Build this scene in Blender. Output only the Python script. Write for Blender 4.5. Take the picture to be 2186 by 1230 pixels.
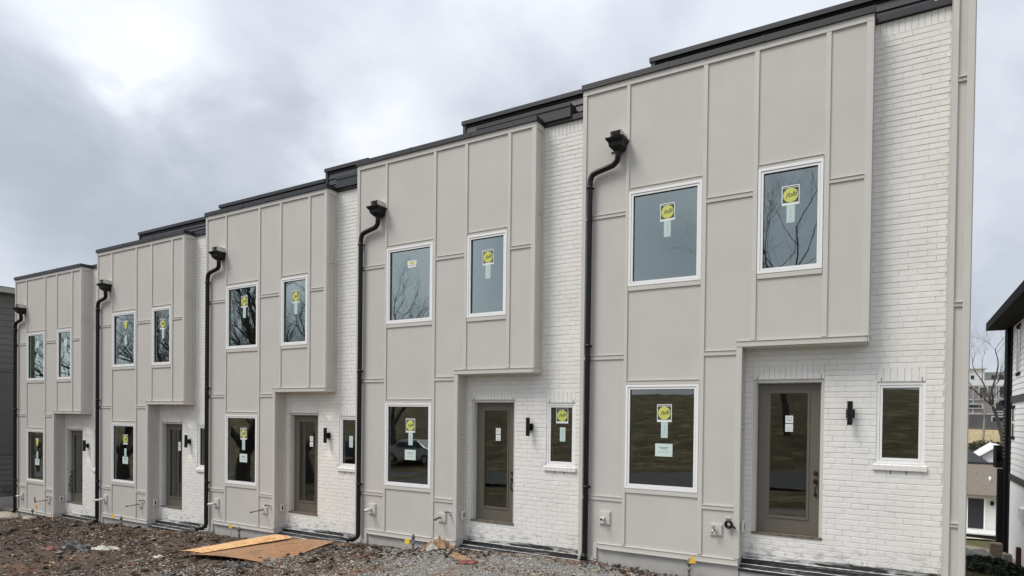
import bpy, math, random
import numpy as np
from mathutils import Vector, Matrix

# ------------------------------------------------------------------ camera, world, light
S = bpy.context.scene
for o in list(bpy.data.objects): bpy.data.objects.remove(o, do_unlink=True)
COL = S.collection
cd = bpy.data.cameras.new('camera'); cam = bpy.data.objects.new('camera', cd); COL.objects.link(cam)
r_ = Vector((0.88683617, 0.46191005, 0.01267712)); d_ = Vector((0.01676244, -0.00474193, -0.99984826)); f_ = Vector((-0.46177985, 0.8869141, -0.01194805))
CAM = Vector((4.52108679, -8.38257969, 2.0233055))
mw = Matrix.Identity(4)
for i in range(3):
    mw[i][0] = r_[i]; mw[i][1] = -d_[i]; mw[i][2] = -f_[i]; mw[i][3] = CAM[i]
cam.matrix_world = mw
cd.sensor_width = 36; cd.lens = 1283.487 / 2186 * 36
cd.shift_x = -(1256.66 - 1093) / 2186; cd.shift_y = (905.218 - 615) / 2186
cd.clip_start = 0.1; cd.clip_end = 6000
S.camera = cam
S.render.engine = 'CYCLES'
S.view_settings.view_transform = 'Standard'; S.view_settings.look = 'None'
S.view_settings.exposure = 0.74; S.view_settings.gamma = 1.0

SUN_EL = math.radians(56); SUN_AZ = math.radians(222)      # azimuth from +Y, clockwise
w = bpy.data.worlds.new('World'); S.world = w; w.use_nodes = True
nt = w.node_tree; N = nt.nodes; L = nt.links; N.clear()
def nd(t, **k):
    n = N.new(t)
    for a, b in k.items():
        if a in n.inputs: n.inputs[a].default_value = b
        else: setattr(n, a, b)
    return n
def mth(op, a, b=None, c=None, clamp=False):
    n = N.new('ShaderNodeMath'); n.operation = op; n.use_clamp = clamp
    for i, v in enumerate((a, b, c)):
        if v is None: continue
        if isinstance(v, (int, float)): n.inputs[i].default_value = v
        else: L.new(v, n.inputs[i])
    return n.outputs[0]
sky = nd('ShaderNodeTexSky'); sky.sky_type = 'NISHITA'; sky.sun_disc = False; sky.sun_elevation = SUN_EL; sky.sun_rotation = SUN_AZ
tc = nd('ShaderNodeTexCoord')
mp = nd('ShaderNodeMapping'); mp.inputs['Scale'].default_value = (1.0, 1.0, 1.35); L.new(tc.outputs['Generated'], mp.inputs[0])
n1 = nd('ShaderNodeTexNoise', Scale=2.2, Detail=8.0, Roughness=0.47, Distortion=0.35); L.new(mp.outputs[0], n1.inputs['Vector'])
n2 = nd('ShaderNodeTexNoise', Scale=5.5, Detail=8.0, Roughness=0.52, Distortion=0.25); L.new(mp.outputs[0], n2.inputs['Vector'])
cl = mth('ADD', mth('MULTIPLY', mth('SUBTRACT', n1.outputs[0], 0.5), 1.35), mth('MULTIPLY', mth('SUBTRACT', n2.outputs[0], 0.5), 0.6))
# large thick and thin regions of the overcast (directions on the sky)
warp = N.new('ShaderNodeVectorMath'); warp.operation = 'MULTIPLY_ADD'
L.new(n2.outputs['Color'], warp.inputs[0]); warp.inputs[1].default_value = (0.45, 0.45, 0.45)
L.new(tc.outputs['Generated'], warp.inputs[2])
warp2 = N.new('ShaderNodeVectorMath'); warp2.operation = 'SUBTRACT'; L.new(warp.outputs[0], warp2.inputs[0]); warp2.inputs[1].default_value = (0.225, 0.225, 0.225)
wn = N.new('ShaderNodeVectorMath'); wn.operation = 'NORMALIZE'; L.new(warp2.outputs[0], wn.inputs[0])
def pixdir(px, py):
    v = r_ * ((px - 1256.66) / 1283.487) + d_ * ((py - 905.218) / 1283.487) + f_
    return v.normalized()
acc = cl
for px, py, wd, amp in [(250, 70, .13, .25), (380, 220, .10, .28), (620, 60, .16, .08), (820, 290, .13, .30), (1150, 160, .25, .14), (1500, 40, .3, .06),
                        (60, 250, .10, -.20), (300, 390, .13, -.16), (560, 320, .11, -.24), (680, 200, .09, -.18), (130, 480, .14, -.10), (950, 60, .10, -.12), (1060, 340, .07, -.10), (2130, 560, .3, .12), (2130, 250, .2, -.02), (2110, 40, .15, -.1)]:
    dv = pixdir(px, py)
    dt = N.new('ShaderNodeVectorMath'); dt.operation = 'DOT_PRODUCT'; L.new(wn.outputs[0], dt.inputs[0]); dt.inputs[1].default_value = dv
    g = mth('POWER', 2.718281828, mth('DIVIDE', mth('SUBTRACT', dt.outputs['Value'], 1.0), wd * wd / 2))
    acc = mth('MULTIPLY_ADD', g, amp, acc)
ramp = nd('ShaderNodeValToRGB'); L.new(mth('ADD', acc, 0.5, clamp=True), ramp.inputs[0])
e = ramp.color_ramp.elements
e[0].position = 0.0; e[0].color = (0.335, 0.368, 0.42, 1)
e[1].position = 1.0; e[1].color = (0.80, 0.82, 0.86, 1)
for p_, c_ in ((.25, (.40, .432, .485, 1)), (.48, (.505, .538, .595, 1)), (.76, (.67, .70, .755, 1))):
    x = e.new(p_); x.color = c_
ksc = nd('ShaderNodeVectorMath'); ksc.operation = 'SCALE'; L.new(ramp.outputs[0], ksc.inputs[0]); ksc.inputs['Scale'].default_value = 7.3
# overcast sky: brighter towards the zenith
sx = nd('ShaderNodeSeparateXYZ'); L.new(tc.outputs['Generated'], sx.inputs[0])
zen = mth('MULTIPLY_ADD', mth('POWER', mth('MAXIMUM', sx.outputs[2], 0.0), 3.5), 1.3, 1.0)
ks2 = nd('ShaderNodeVectorMath'); ks2.operation = 'SCALE'; L.new(ksc.outputs[0], ks2.inputs[0]); L.new(zen, ks2.inputs['Scale'])
mx = nd('ShaderNodeMix'); mx.data_type = 'RGBA'; mx.inputs['Factor'].default_value = 0.93
L.new(sky.outputs[0], mx.inputs[6]); L.new(ks2.outputs[0], mx.inputs[7])
bg = nd('ShaderNodeBackground', Strength=0.1); L.new(mx.outputs[2], bg.inputs[0])
wo = nd('ShaderNodeOutputWorld'); L.new(bg.outputs[0], wo.inputs[0])

sd = bpy.data.lights.new('sun', 'SUN'); sun = bpy.data.objects.new('sun', sd); COL.objects.link(sun)
sd.energy = 1.6; sd.angle = math.radians(24); sd.color = (1.0, 0.95, 0.88)
sdir = Vector((math.sin(SUN_AZ) * math.cos(SUN_EL), math.cos(SUN_AZ) * math.cos(SUN_EL), math.sin(SUN_EL)))
sun.rotation_euler = sdir.to_track_quat('Z', 'Y').to_euler()

# ------------------------------------------------------------------ materials
def lin(c): return tuple(c) + (1,) if len(c) == 3 else c
class Mat:
    def __init__(s, name, base=(.5, .5, .5), rough=.6, metal=0.0, spec=.5):
        s.m = bpy.data.materials.new(name); s.m.use_nodes = True
        s.t = s.m.node_tree; s.N = s.t.nodes; s.L = s.t.links
        s.b = s.N['Principled BSDF']; s.b.inputs['Base Color'].default_value = lin(base)
        s.b.inputs['Roughness'].default_value = rough; s.b.inputs['Metallic'].default_value = metal
        s.b.inputs['Specular IOR Level'].default_value = spec
        s.tc = s.N.new('ShaderNodeTexCoord')
    def noise(s, scale, detail=4, rough=.55, stretch=None, dist=0, coord='Object'):
        n = s.N.new('ShaderNodeTexNoise'); n.inputs['Scale'].default_value = scale; n.inputs['Detail'].default_value = detail
        n.inputs['Roughness'].default_value = rough; n.inputs['Distortion'].default_value = dist
        v = s.tc.outputs[coord]
        if stretch:
            m = s.N.new('ShaderNodeMapping'); m.inputs['Scale'].default_value = stretch; s.L.new(v, m.inputs[0]); v = m.outputs[0]
        s.L.new(v, n.inputs['Vector']); return n.outputs['Fac']
    def ramp(s, fac, stops):
        r = s.N.new('ShaderNodeValToRGB'); s.L.new(fac, r.inputs[0]); e = r.color_ramp.elements
        e[0].position, e[0].color = stops[0][0], lin(stops[0][1]); e[1].position, e[1].color = stops[-1][0], lin(stops[-1][1])
        for p, c in stops[1:-1]: x = e.new(p); x.color = lin(c)
        return r.outputs[0]
    def mix(s, fac, a, b, mode='MIX'):
        m = s.N.new('ShaderNodeMix'); m.data_type = 'RGBA'; m.blend_type = mode
        for i, v in ((0, fac), (6, a), (7, b)):
            if isinstance(v, (int, float)): m.inputs[i].default_value = v
            elif isinstance(v, tuple): m.inputs[i].default_value = lin(v)
            else: s.L.new(v, m.inputs[i])
        return m.outputs[2]
    def color(s, o): s.L.new(o, s.b.inputs['Base Color']); return s
    def rough(s, o): s.L.new(o, s.b.inputs['Roughness']); return s
    def bump(s, h, strength=.3, dist=.01):
        b = s.N.new('ShaderNodeBump'); b.inputs['Strength'].default_value = strength; b.inputs['Distance'].default_value = dist
        s.L.new(h, b.inputs['Height']); s.L.new(b.outputs[0], s.b.inputs['Normal']); return s
    def math(s, op, a, b=0.0, clamp=False):
        m = s.N.new('ShaderNodeMath'); m.operation = op; m.use_clamp = clamp
        for i, v in enumerate((a, b)):
            if isinstance(v, (int, float)): m.inputs[i].default_value = v
            else: s.L.new(v, m.inputs[i])
        return m.outputs[0]
    def z(s, coord='Object'):
        x = s.N.new('ShaderNodeSeparateXYZ'); s.L.new(s.tc.outputs[coord], x.inputs[0]); return x.outputs
M = {}
def vary(name, base, rough=.6, amp=.06, scale=3, bs=0, bscale=200, metal=0, spec=.5, stretch=None, bd=.002):
    m = Mat(name, base, rough, metal, spec)
    lo = tuple(c * (1 - amp) for c in base); hi = tuple(min(1, c * (1 + amp)) for c in base)
    m.color(m.ramp(m.noise(scale, 5, .6, stretch), [(.3, lo), (.7, hi)]))
    if bs: m.bump(m.noise(bscale, 3, .6, stretch), bs, bd)
    M[name] = m.m; return m
# greige panel paint: slight blotches, fine stucco grain and rain streaks
m = Mat('greige_panel', (.5, .475, .44), .62, spec=.35)
c = m.ramp(m.noise(1.1, 6, .65), [(.3, (.575, .549, .510)), (.7, (.628, .602, .563))])
c = m.mix(m.math('MULTIPLY', m.noise(9, 5, .7, (1, 1, .06)), .22), c, (.42, .40, .37))
c = m.mix(m.math('MULTIPLY', m.noise(420, 2, .5), .16), c, (.36, .34, .31))
zl = m.math('MULTIPLY', m.math('SUBTRACT', .75, m.z()[2]), 1.4, True)
c = m.mix(m.math('MULTIPLY', m.math('MULTIPLY', zl, m.math('GREATER_THAN', m.noise(34, 6, .75), .60)), .32), c, (.24, .19, .15))
c = m.mix(m.math('MULTIPLY', m.math('GREATER_THAN', m.noise(55, 2, .5), .74), .25), c, (.30, .28, .25))
m.color(c).bump(m.math('ADD', m.math('MULTIPLY', m.noise(260, 4, .7), .12), m.math('MULTIPLY', m.noise(1.6, 3, .5), 2.0)), .5, .006); M['siding'] = m.m
m = Mat('greige_trim', (.53, .505, .468), .5, spec=.4)
m.color(m.ramp(m.noise(2.5, 6, .65), [(.3, (.572, .549, .507)), (.7, (.622, .600, .556))])).bump(m.noise(60, 4, .6, (1, 1, .1)), .2, .001); M['trim'] = m.m
# painted brick
m = Mat('white_painted_brick', (.78, .77, .745), .7, spec=.3)
c = m.ramp(m.noise(2.2, 6, .65), [(.28, (.77, .755, .715)), (.72, (.87, .857, .82))])
zz = m.z()[2]
low = m.math('MULTIPLY', m.math('SUBTRACT', 0.42, zz), 3.2, True)
st = m.math('MULTIPLY', m.math('MULTIPLY', low, m.math('GREATER_THAN', m.noise(7, 8, .8, (1, 1, 2.2)), .545)), .7, True)
c = m.mix(st, c, (.30, .285, .25))
c = m.mix(m.math('MULTIPLY', m.noise(60, 4, .7), .12), c, (.55, .54, .52))
m.color(c).bump(m.noise(70, 6, .7), .55, .004); M['brick'] = m.m
m = Mat('painted_mortar', (.60, .59, .57), .85, spec=.2)
m.color(m.ramp(m.noise(12, 5, .6), [(.3, (.58, .57, .545)), (.7, (.78, .77, .74))])).bump(m.noise(120, 4, .7), .6, .003); M['mortar'] = m.m
vary('white_vinyl', (.88, .88, .87), .35, .02, 4)
vary('gasket', (.03, .03, .03), .6)
vary('black_metal', (.006, .006, .0065), .38, .3, 8, spec=.35)
vary('charcoal_lap', (.024, .025, .029), .5, .12, 3, .3, 60, stretch=(.2, 1, 1))
vary('charcoal_coping', (.022, .023, .026), .5, .12, 4)
vary('taupe_door', (.128, .116, .094), .42, .05, 3, .1, 90)
vary('dark_wood_sill', (.13, .105, .08), .7, .5, 18, .4, 60)
vary('dark_bronze', (.02, .017, .015), .35, .2, 10)
vary('paper', (.78, .80, .78), .6, .04, 8)
vary('mint_paper', (.62, .74, .70), .6, .05, 8)
vary('strip_paper', (.52, .66, .63), .6, .06, 12)
vary('ink', (.02, .02, .02), .6)
vary('grey_ink', (.25, .27, .27), .6)
vary('sticker_yellow', (.60, .63, .15), .5, .03, 12)
vary('sticker_black', (.05, .055, .05), .5)
vary('white_plastic', (.80, .80, .78), .4, .03, 10)
vary('pvc', (.74, .73, .70), .35, .05, 12)
vary('brass_pipe', (.20, .15, .11), .4, .3, 20, metal=.7)
vary('steel', (.45, .45, .44), .35, .15, 20, metal=.8)
vary('grey_pipe', (.16, .16, .16), .6, .4, 30)
vary('drywall', (.50, .46, .40), .8, .1, 2)
vary('subfloor', (.20, .15, .10), .7, .2, 5)
vary('stud_dark', (.06, .05, .04), .8, .2, 5)
vary('flag_yellow', (.85, .52, .03), .5, .08, 20)
vary('flag_orange', (.80, .30, .06), .5, .08, 20)
vary('scupper_tin', (.62, .60, .56), .5, .2, 12)
m = Mat('foundation_concrete', (.42, .41, .39), .85, spec=.2)
c = m.ramp(m.noise(2.4, 8, .7), [(.25, (.36, .35, .33)), (.5, (.46, .45, .43)), (.75, (.52, .51, .49))])
c = m.mix(m.math('GREATER_THAN', m.noise(26, 5, .6), .70), c, (.20, .19, .17))
c = m.mix(m.math('MULTIPLY', m.math('MULTIPLY', m.math('SUBTRACT', -.15, m.z()[2]), 4.0, True), m.noise(5, 6, .7)), c, (.20, .16, .13))
m.color(c).bump(m.noise(40, 6, .7), .5, .004); M['concrete'] = m.m
# black damp proofing smeared on the ledge, pale cement showing through
m = Mat('tarred_ledge', (.02, .02, .022), .35, spec=.5)
f1 = m.noise(2.0, 8, .7, (1, 9, 30), .25)
c = m.ramp(f1, [(.0, (.014, .014, .016)), (.58, (.022, .022, .025)), (.63, (.16, .155, .15)), (.68, (.42, .41, .40)), (.73, (.03, .03, .032))])
m.color(c).rough(m.ramp(m.noise(6, 5, .6, (1, 3, 5)), [(.35, (.22,) * 3), (.65, (.75,) * 3)])).bump(m.noise(18, 6, .7, (1, 2, 3)), .7, .012); M['tar'] = m.m
vary('pale', (.52, .51, .49), .7, .2, 9, .4, 40)
m = Mat('smeared_base_course', (.5, .5, .49), .6)
c = m.ramp(m.noise(1.5, 7, .7, (1, 1, 9), .4), [(.0, (.018, .018, .02)), (.46, (.03, .03, .032)), (.52, (.34, .34, .33)), (.60, (.60, .59, .57)), (1, (.72, .71, .69))])
m.color(c).bump(m.noise(30, 6, .7), .5, .006); M['smear'] = m.m
# window glass
def glass(name, tint, base, k, refl=(.95, .99, .955, 1)):
    g = bpy.data.materials.new(name); g.use_nodes = True; t = g.node_tree; t.nodes.clear()
    out = t.nodes.new('ShaderNodeOutputMaterial'); mixn = t.nodes.new('ShaderNodeMixShader')
    tr = t.nodes.new('ShaderNodeBsdfTransparent'); tr.inputs[0].default_value = lin(tint)
    gl = t.nodes.new('ShaderNodeBsdfGlossy'); gl.inputs['Color'].default_value = refl; gl.inputs['Roughness'].default_value = .015
    fr = t.nodes.new('ShaderNodeFresnel'); fr.inputs[0].default_value = 1.5
    ma = t.nodes.new('ShaderNodeMath'); ma.operation = 'MULTIPLY_ADD'; ma.inputs[1].default_value = k; ma.inputs[2].default_value = base; ma.use_clamp = True
    no = t.nodes.new('ShaderNodeTexNoise'); no.inputs['Scale'].default_value = 2.2; no.inputs['Detail'].default_value = 2
    co = t.nodes.new('ShaderNodeTexCoord'); t.links.new(co.outputs['Object'], no.inputs['Vector'])
    bu = t.nodes.new('ShaderNodeBump'); bu.inputs['Strength'].default_value = .12; bu.inputs['Distance'].default_value = .004
    t.links.new(no.outputs[0], bu.inputs['Height']); t.links.new(bu.outputs[0], gl.inputs['Normal'])
    t.links.new(fr.outputs[0], ma.inputs[0]); t.links.new(ma.outputs[0], mixn.inputs[0])
    t.links.new(tr.outputs[0], mixn.inputs[1]); t.links.new(gl.outputs[0], mixn.inputs[2]); t.links.new(mixn.outputs[0], out.inputs[0])
    M[name] = g
glass('window_glass', (.66, .74, .69), .21, 1.4)
glass('door_glass', (.62, .66, .62), .14, 1.4)
glass('upper_glass', (.66, .74, .70), .33, 1.3, (.87, 1.0, .965, 1))

# ------------------------------------------------------------------ mesh builder
class MB:
    def __init__(s): s.v = []; s.f = []; s.mi = []; s.mats = []; s.cur = 0; s.sm = []
    def mat(s, m):
        mm = M[m]
        if mm not in s.mats: s.mats.append(mm)
        s.cur = s.mats.index(mm); return s
    def poly(s, pts, faces, smooth=False):
        b = len(s.v); s.v += [tuple(p) for p in pts]
        for f in faces: s.f.append(tuple(b + i for i in f)); s.mi.append(s.cur); s.sm.append(smooth)
        return s
    def box(s, x0, x1, y0, y1, z0, z1):
        return s.poly([(x0, y0, z0), (x1, y0, z0), (x1, y1, z0), (x0, y1, z0), (x0, y0, z1), (x1, y0, z1), (x1, y1, z1), (x0, y1, z1)],
                      [(0, 3, 2, 1), (4, 5, 6, 7), (0, 1, 5, 4), (1, 2, 6, 5), (2, 3, 7, 6), (3, 0, 4, 7)])
    def hexa(s, p):   # 8 points, bottom 4 ccw then top 4
        return s.poly(p, [(0, 3, 2, 1), (4, 5, 6, 7), (0, 1, 5, 4), (1, 2, 6, 5), (2, 3, 7, 6), (3, 0, 4, 7)])
    def prism(s, pts, y0, y1):   # polygon in x,z extruded along y
        n = len(pts); P = [(x, y0, z) for x, z in pts] + [(x, y1, z) for x, z in pts]
        return s.poly(P, [tuple(range(n)), tuple(range(2 * n - 1, n - 1, -1))] + [(i, i + n, (i + 1) % n + n, (i + 1) % n) for i in range(n)])
    def prismx(s, pts, x0, x1):  # polygon in y,z extruded along x
        n = len(pts); P = [(x0, y, z) for y, z in pts] + [(x1, y, z) for y, z in pts]
        return s.poly(P, [tuple(range(n - 1, -1, -1)), tuple(range(n, 2 * n))] + [(i, (i + 1) % n, (i + 1) % n + n, i + n) for i in range(n)])
    def tube(s, path, rad, n=12, caps=True):
        P = [Vector(p) for p in path]; R = rad if isinstance(rad, (list, tuple)) else [rad] * len(P)
        base = len(s.v); up = None
        for i, p in enumerate(P):
            t = (P[min(i + 1, len(P) - 1)] - P[max(i - 1, 0)]).normalized()
            if up is None: up = t.orthogonal().normalized()
            up = (up - t * up.dot(t))
            if up.length < 1e-6: up = t.orthogonal()
            up.normalize(); side = t.cross(up)
            for k in range(n):
                a = 2 * math.pi * k / n
                s.v.append(tuple(p + up * (math.cos(a) * R[i]) + side * (math.sin(a) * R[i])))
        for i in range(len(P) - 1):
            for k in range(n):
                s.f.append((base + i * n + k, base + i * n + (k + 1) % n, base + (i + 1) * n + (k + 1) % n, base + (i + 1) * n + k)); s.mi.append(s.cur); s.sm.append(True)
        if caps:
            s.f.append(tuple(base + k for k in range(n - 1, -1, -1))); s.mi.append(s.cur); s.sm.append(False)
            e_ = base + (len(P) - 1) * n
            s.f.append(tuple(e_ + k for k in range(n))); s.mi.append(s.cur); s.sm.append(False)
        return s
    def disc(s, cx, y, cz, r, n=28, th=.0008, rz=None):
        rz = rz or r
        return s.prism([(cx + r * math.cos(2 * math.pi * k / n), cz + rz * math.sin(2 * math.pi * k / n)) for k in range(n)], y - th, y)
    def mesh(s, name):
        me = bpy.data.meshes.new(name); me.from_pydata(s.v, [], s.f); me.update()
        for mm in s.mats: me.materials.append(mm)
        me.polygons.foreach_set('material_index', s.mi); me.polygons.foreach_set('use_smooth', s.sm)
        return me
def link(name, me, parent=None, loc=None):
    o = bpy.data.objects.new(name, me); COL.objects.link(o)
    if parent: o.parent = parent
    if loc: o.location = loc
    return o
def thing(name, label, cat, loc=(0, 0, 0), group=None, rz=0):
    o = bpy.data.objects.new(name, None); COL.objects.link(o); o.location = loc; o.rotation_euler = (0, 0, rz); o.empty_display_size = .3
    o['label'] = label; o['category'] = cat
    if group: o['group'] = group
    return o
def tag(o, label, cat, group=None):
    o['label'] = label; o['category'] = cat
    if group: o['group'] = group
    return o
def kind(o, k): o['kind'] = k; return o
CACHE = {}
def cached(key, fn):
    if key not in CACHE: CACHE[key] = fn()
    return CACHE[key]

# script lettering for the window stickers
def text_mesh(txt, size, shear=.35):
    cu = bpy.data.curves.new('lettering', 'FONT'); cu.body = txt; cu.size = size; cu.shear = shear; cu.align_x = 'CENTER'; cu.align_y = 'CENTER'
    cu.space_character = .92; cu.offset = size * .002; cu.resolution_u = 3
    ob = bpy.data.objects.new('lettering', cu); COL.objects.link(ob)
    me = bpy.data.meshes.new_from_object(ob.evaluated_get(bpy.context.evaluated_depsgraph_get()))
    V = [tuple(v.co) for v in me.vertices]; F = [tuple(p.vertices) for p in me.polygons]
    bpy.data.objects.remove(ob); bpy.data.curves.remove(cu); bpy.data.meshes.remove(me)
    return V, F
bpy.context.view_layer.update()
LET = text_mesh('Pella', .088, .6)

# ------------------------------------------------------------------ townhouse geometry (unit coordinates, metres)
DZ = 0.2735; PB = .246
BAT = .062
def grid_wall(mb, x0, x1, z0, z1, y0, y1, holes, xc=(), zc=()):
    xs = sorted(set([x0, x1] + [h[0] for h in holes] + [h[1] for h in holes] + list(xc)))
    zs = sorted(set([z0, z1] + [h[2] for h in holes] + [h[3] for h in holes] + list(zc)))
    xs = [x for x in xs if x0 <= x <= x1]; zs = [z for z in zs if z0 <= z <= z1]
    def hole(i, j):
        if i < 0 or j < 0 or i >= len(xs) - 1 or j >= len(zs) - 1: return True
        a = (xs[i] + xs[i + 1]) / 2; b = (zs[j] + zs[j + 1]) / 2
        return any(h[0] < a < h[1] and h[2] < b < h[3] for h in holes)
    for i in range(len(xs) - 1):
        for j in range(len(zs) - 1):
            if hole(i, j): continue
            a, b, c, d = xs[i], xs[i + 1], zs[j], zs[j + 1]
            mb.poly([(a, y0, c), (b, y0, c), (b, y0, d), (a, y0, d)], [(0, 1, 2, 3)])
            mb.poly([(a, y1, c), (b, y1, c), (b, y1, d), (a, y1, d)], [(3, 2, 1, 0)])
            if hole(i - 1, j): mb.poly([(a, y0, c), (a, y0, d), (a, y1, d), (a, y1, c)], [(0, 1, 2, 3)])
            if hole(i + 1, j): mb.poly([(b, y0, c), (b, y1, c), (b, y1, d), (b, y0, d)], [(0, 1, 2, 3)])
            if hole(i, j - 1): mb.poly([(a, y0, c), (a, y1, c), (b, y1, c), (b, y0, c)], [(0, 1, 2, 3)])
            if hole(i, j + 1): mb.poly([(a, y0, d), (b, y0, d), (b, y1, d), (a, y1, d)], [(0, 1, 2, 3)])
WIN = {'U': (.808, 1.940, 4.003, 5.425), 'S': (2.731, 3.564, 4.003, 5.425), 'L': (.795, 1.937, .950, 2.513)}
BW = (4.23, 4.78, 1.475, 2.515)
DOOR = (2.652, 3.593, .40, 2.572)
def siding_mesh(step):
    mb = MB().mat('siding')
    T = .246
    g = .012
    holes = [(WIN[k][0] + g, WIN[k][1] - g, WIN[k][2] + g, WIN[k][3] - g) for k in WIN]
    grid_wall(mb, 0, 2.526, -.01, 3.02, 0, T, [holes[2]])
    grid_wall(mb, 0, 4.115, 3.02, 7.13, 0, T, holes[:2])
    if step: mb.box(0, .33, 0, T, -.20, -.01)
    return mb.mesh('siding_wall')
def trim_mesh(step):
    mb = MB().mat('trim'); y0, y1 = -.019, -.0005
    def b(x0, x1, z0, z1, yy=y0): mb.box(x0, x1, yy, y1, z0, z1)
    def rail(x0, x1, z0, z1):            # horizontal joint board with metal drip flashing
        b(x0, x1, z0, z1 - .006, -.016); b(x0, x1, z1 - .004, z1, -.026); b(x0, x1, z1 + .001, z1 + .016, -.004)
    bx = [(.752, .752 + BAT), (1.942, 1.942 + BAT), (2.658, 2.658 + BAT), (3.572, 3.572 + BAT)]
    bz = 0.075
    # corner boards and frieze
    b(0, .066, -.005 if not step else -.19, 7.045)
    b(4.05, 4.115, 3.10, 7.045); b(2.461, 2.526, .075, 3.03)
    b(0, 4.115, 7.047, 7.13, -.021)
    # window casings are formed by the battens: battens run the full height
    b(bx[0][0], bx[0][1] - .012, bz, 7.043); b(bx[1][0], bx[1][1], bz, 7.043)
    b(bx[2][0], bx[2][1], 3.11, 7.043); b(bx[3][0], bx[3][1], 3.11, 7.043)
    # rails
    rail(.068, .75, 5.095, 5.150); rail(2.006, 2.656, 5.085, 5.148); rail(3.636, 4.048, 5.088, 5.140)
    rail(.068, .75, 2.911, 2.977); rail(2.006, 2.459, 2.913, 2.979)
    rail(.068, .75, .730, .795); rail(2.006, 2.459, .730, .792)
    for k in 'US':
        x0, x1, z0, z1 = WIN[k]
        b(x0 + .002, x1 - .0 , z1 + .002, z1 + .052, -.016); b(x0, x1, z1 + .052, z1 + .060, -.026)
        b(x0 + .002, x1 - .0, z0 - .068, z0 - .003, -.017)
    x0, x1, z0, z1 = WIN['L']
    b(.804, x1 + .003, z1 + .004, z1 + .062, -.016); b(.804, x1 + .003, z1 + .062, z1 + .070, -.026)
    b(.804, x1 + .003, z0 - .070, z0 - .003, -.017)
    # bay bottom board with flashing
    b(2.466, 4.121, 3.02, 3.092, -.024); b(2.461, 4.124, 3.093, 3.099, -.034)
    # belt at the bottom, step at the left
    xs = .33 if step else 0
    b(xs, 2.530, -.012, .052, -.022); b(xs, 2.530, .053, .060, -.030)
    b(xs + .04 if step else 0, 2.531, -.026, -.013, -.034)
    if step:
        b(.27, .329, -.19, .05, -.021); b(.068, .269, -.21, -.16, -.018); b(0, .33, -.222, -.211, -.03)
    # return faces: bay right side and pilaster right side (facing +x)
    def rx(x, ya, yb, z0, z1, t=.017): mb.box(x + .0005, x + t, ya, yb, z0, z1)
    rx(4.115, -.019, .045, 3.10, 7.047); rx(4.115, .195, PB - .004, 3.10, 7.047); rx(4.115, .0455, .1945, 7.047, 7.13, .018)
    rx(4.115, -.019, .045, 7.047, 7.13, .0172); rx(4.115, .195, PB - .004, 7.047, 7.13, .0172)
    rx(4.115, .0455, .1945, 5.66, 5.705, .015); rx(4.115, .0455, .1945, 5.706, 5.712, .024)
    rx(4.115, -.024, PB - .003, 3.02, 3.092, .02); rx(4.115, -.034, PB - .003, 3.093, 3.099, .028)
    rx(2.526, -.019, .045, .075, 3.018); rx(2.526, .195, PB - .004, .075, 3.018)
    rx(2.526, .0455, .1945, 1.885, 1.94, .015); rx(2.526, .0455, .1945, 1.945, 1.951, .024); rx(2.526, .0455, .1945, 0.075, .13, .014)
    # bay soffit
    mb.box(2.546, 4.112, .004, PB - .004, 3.006, 3.0195)
    return mb.mesh('trim_boards')
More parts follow.
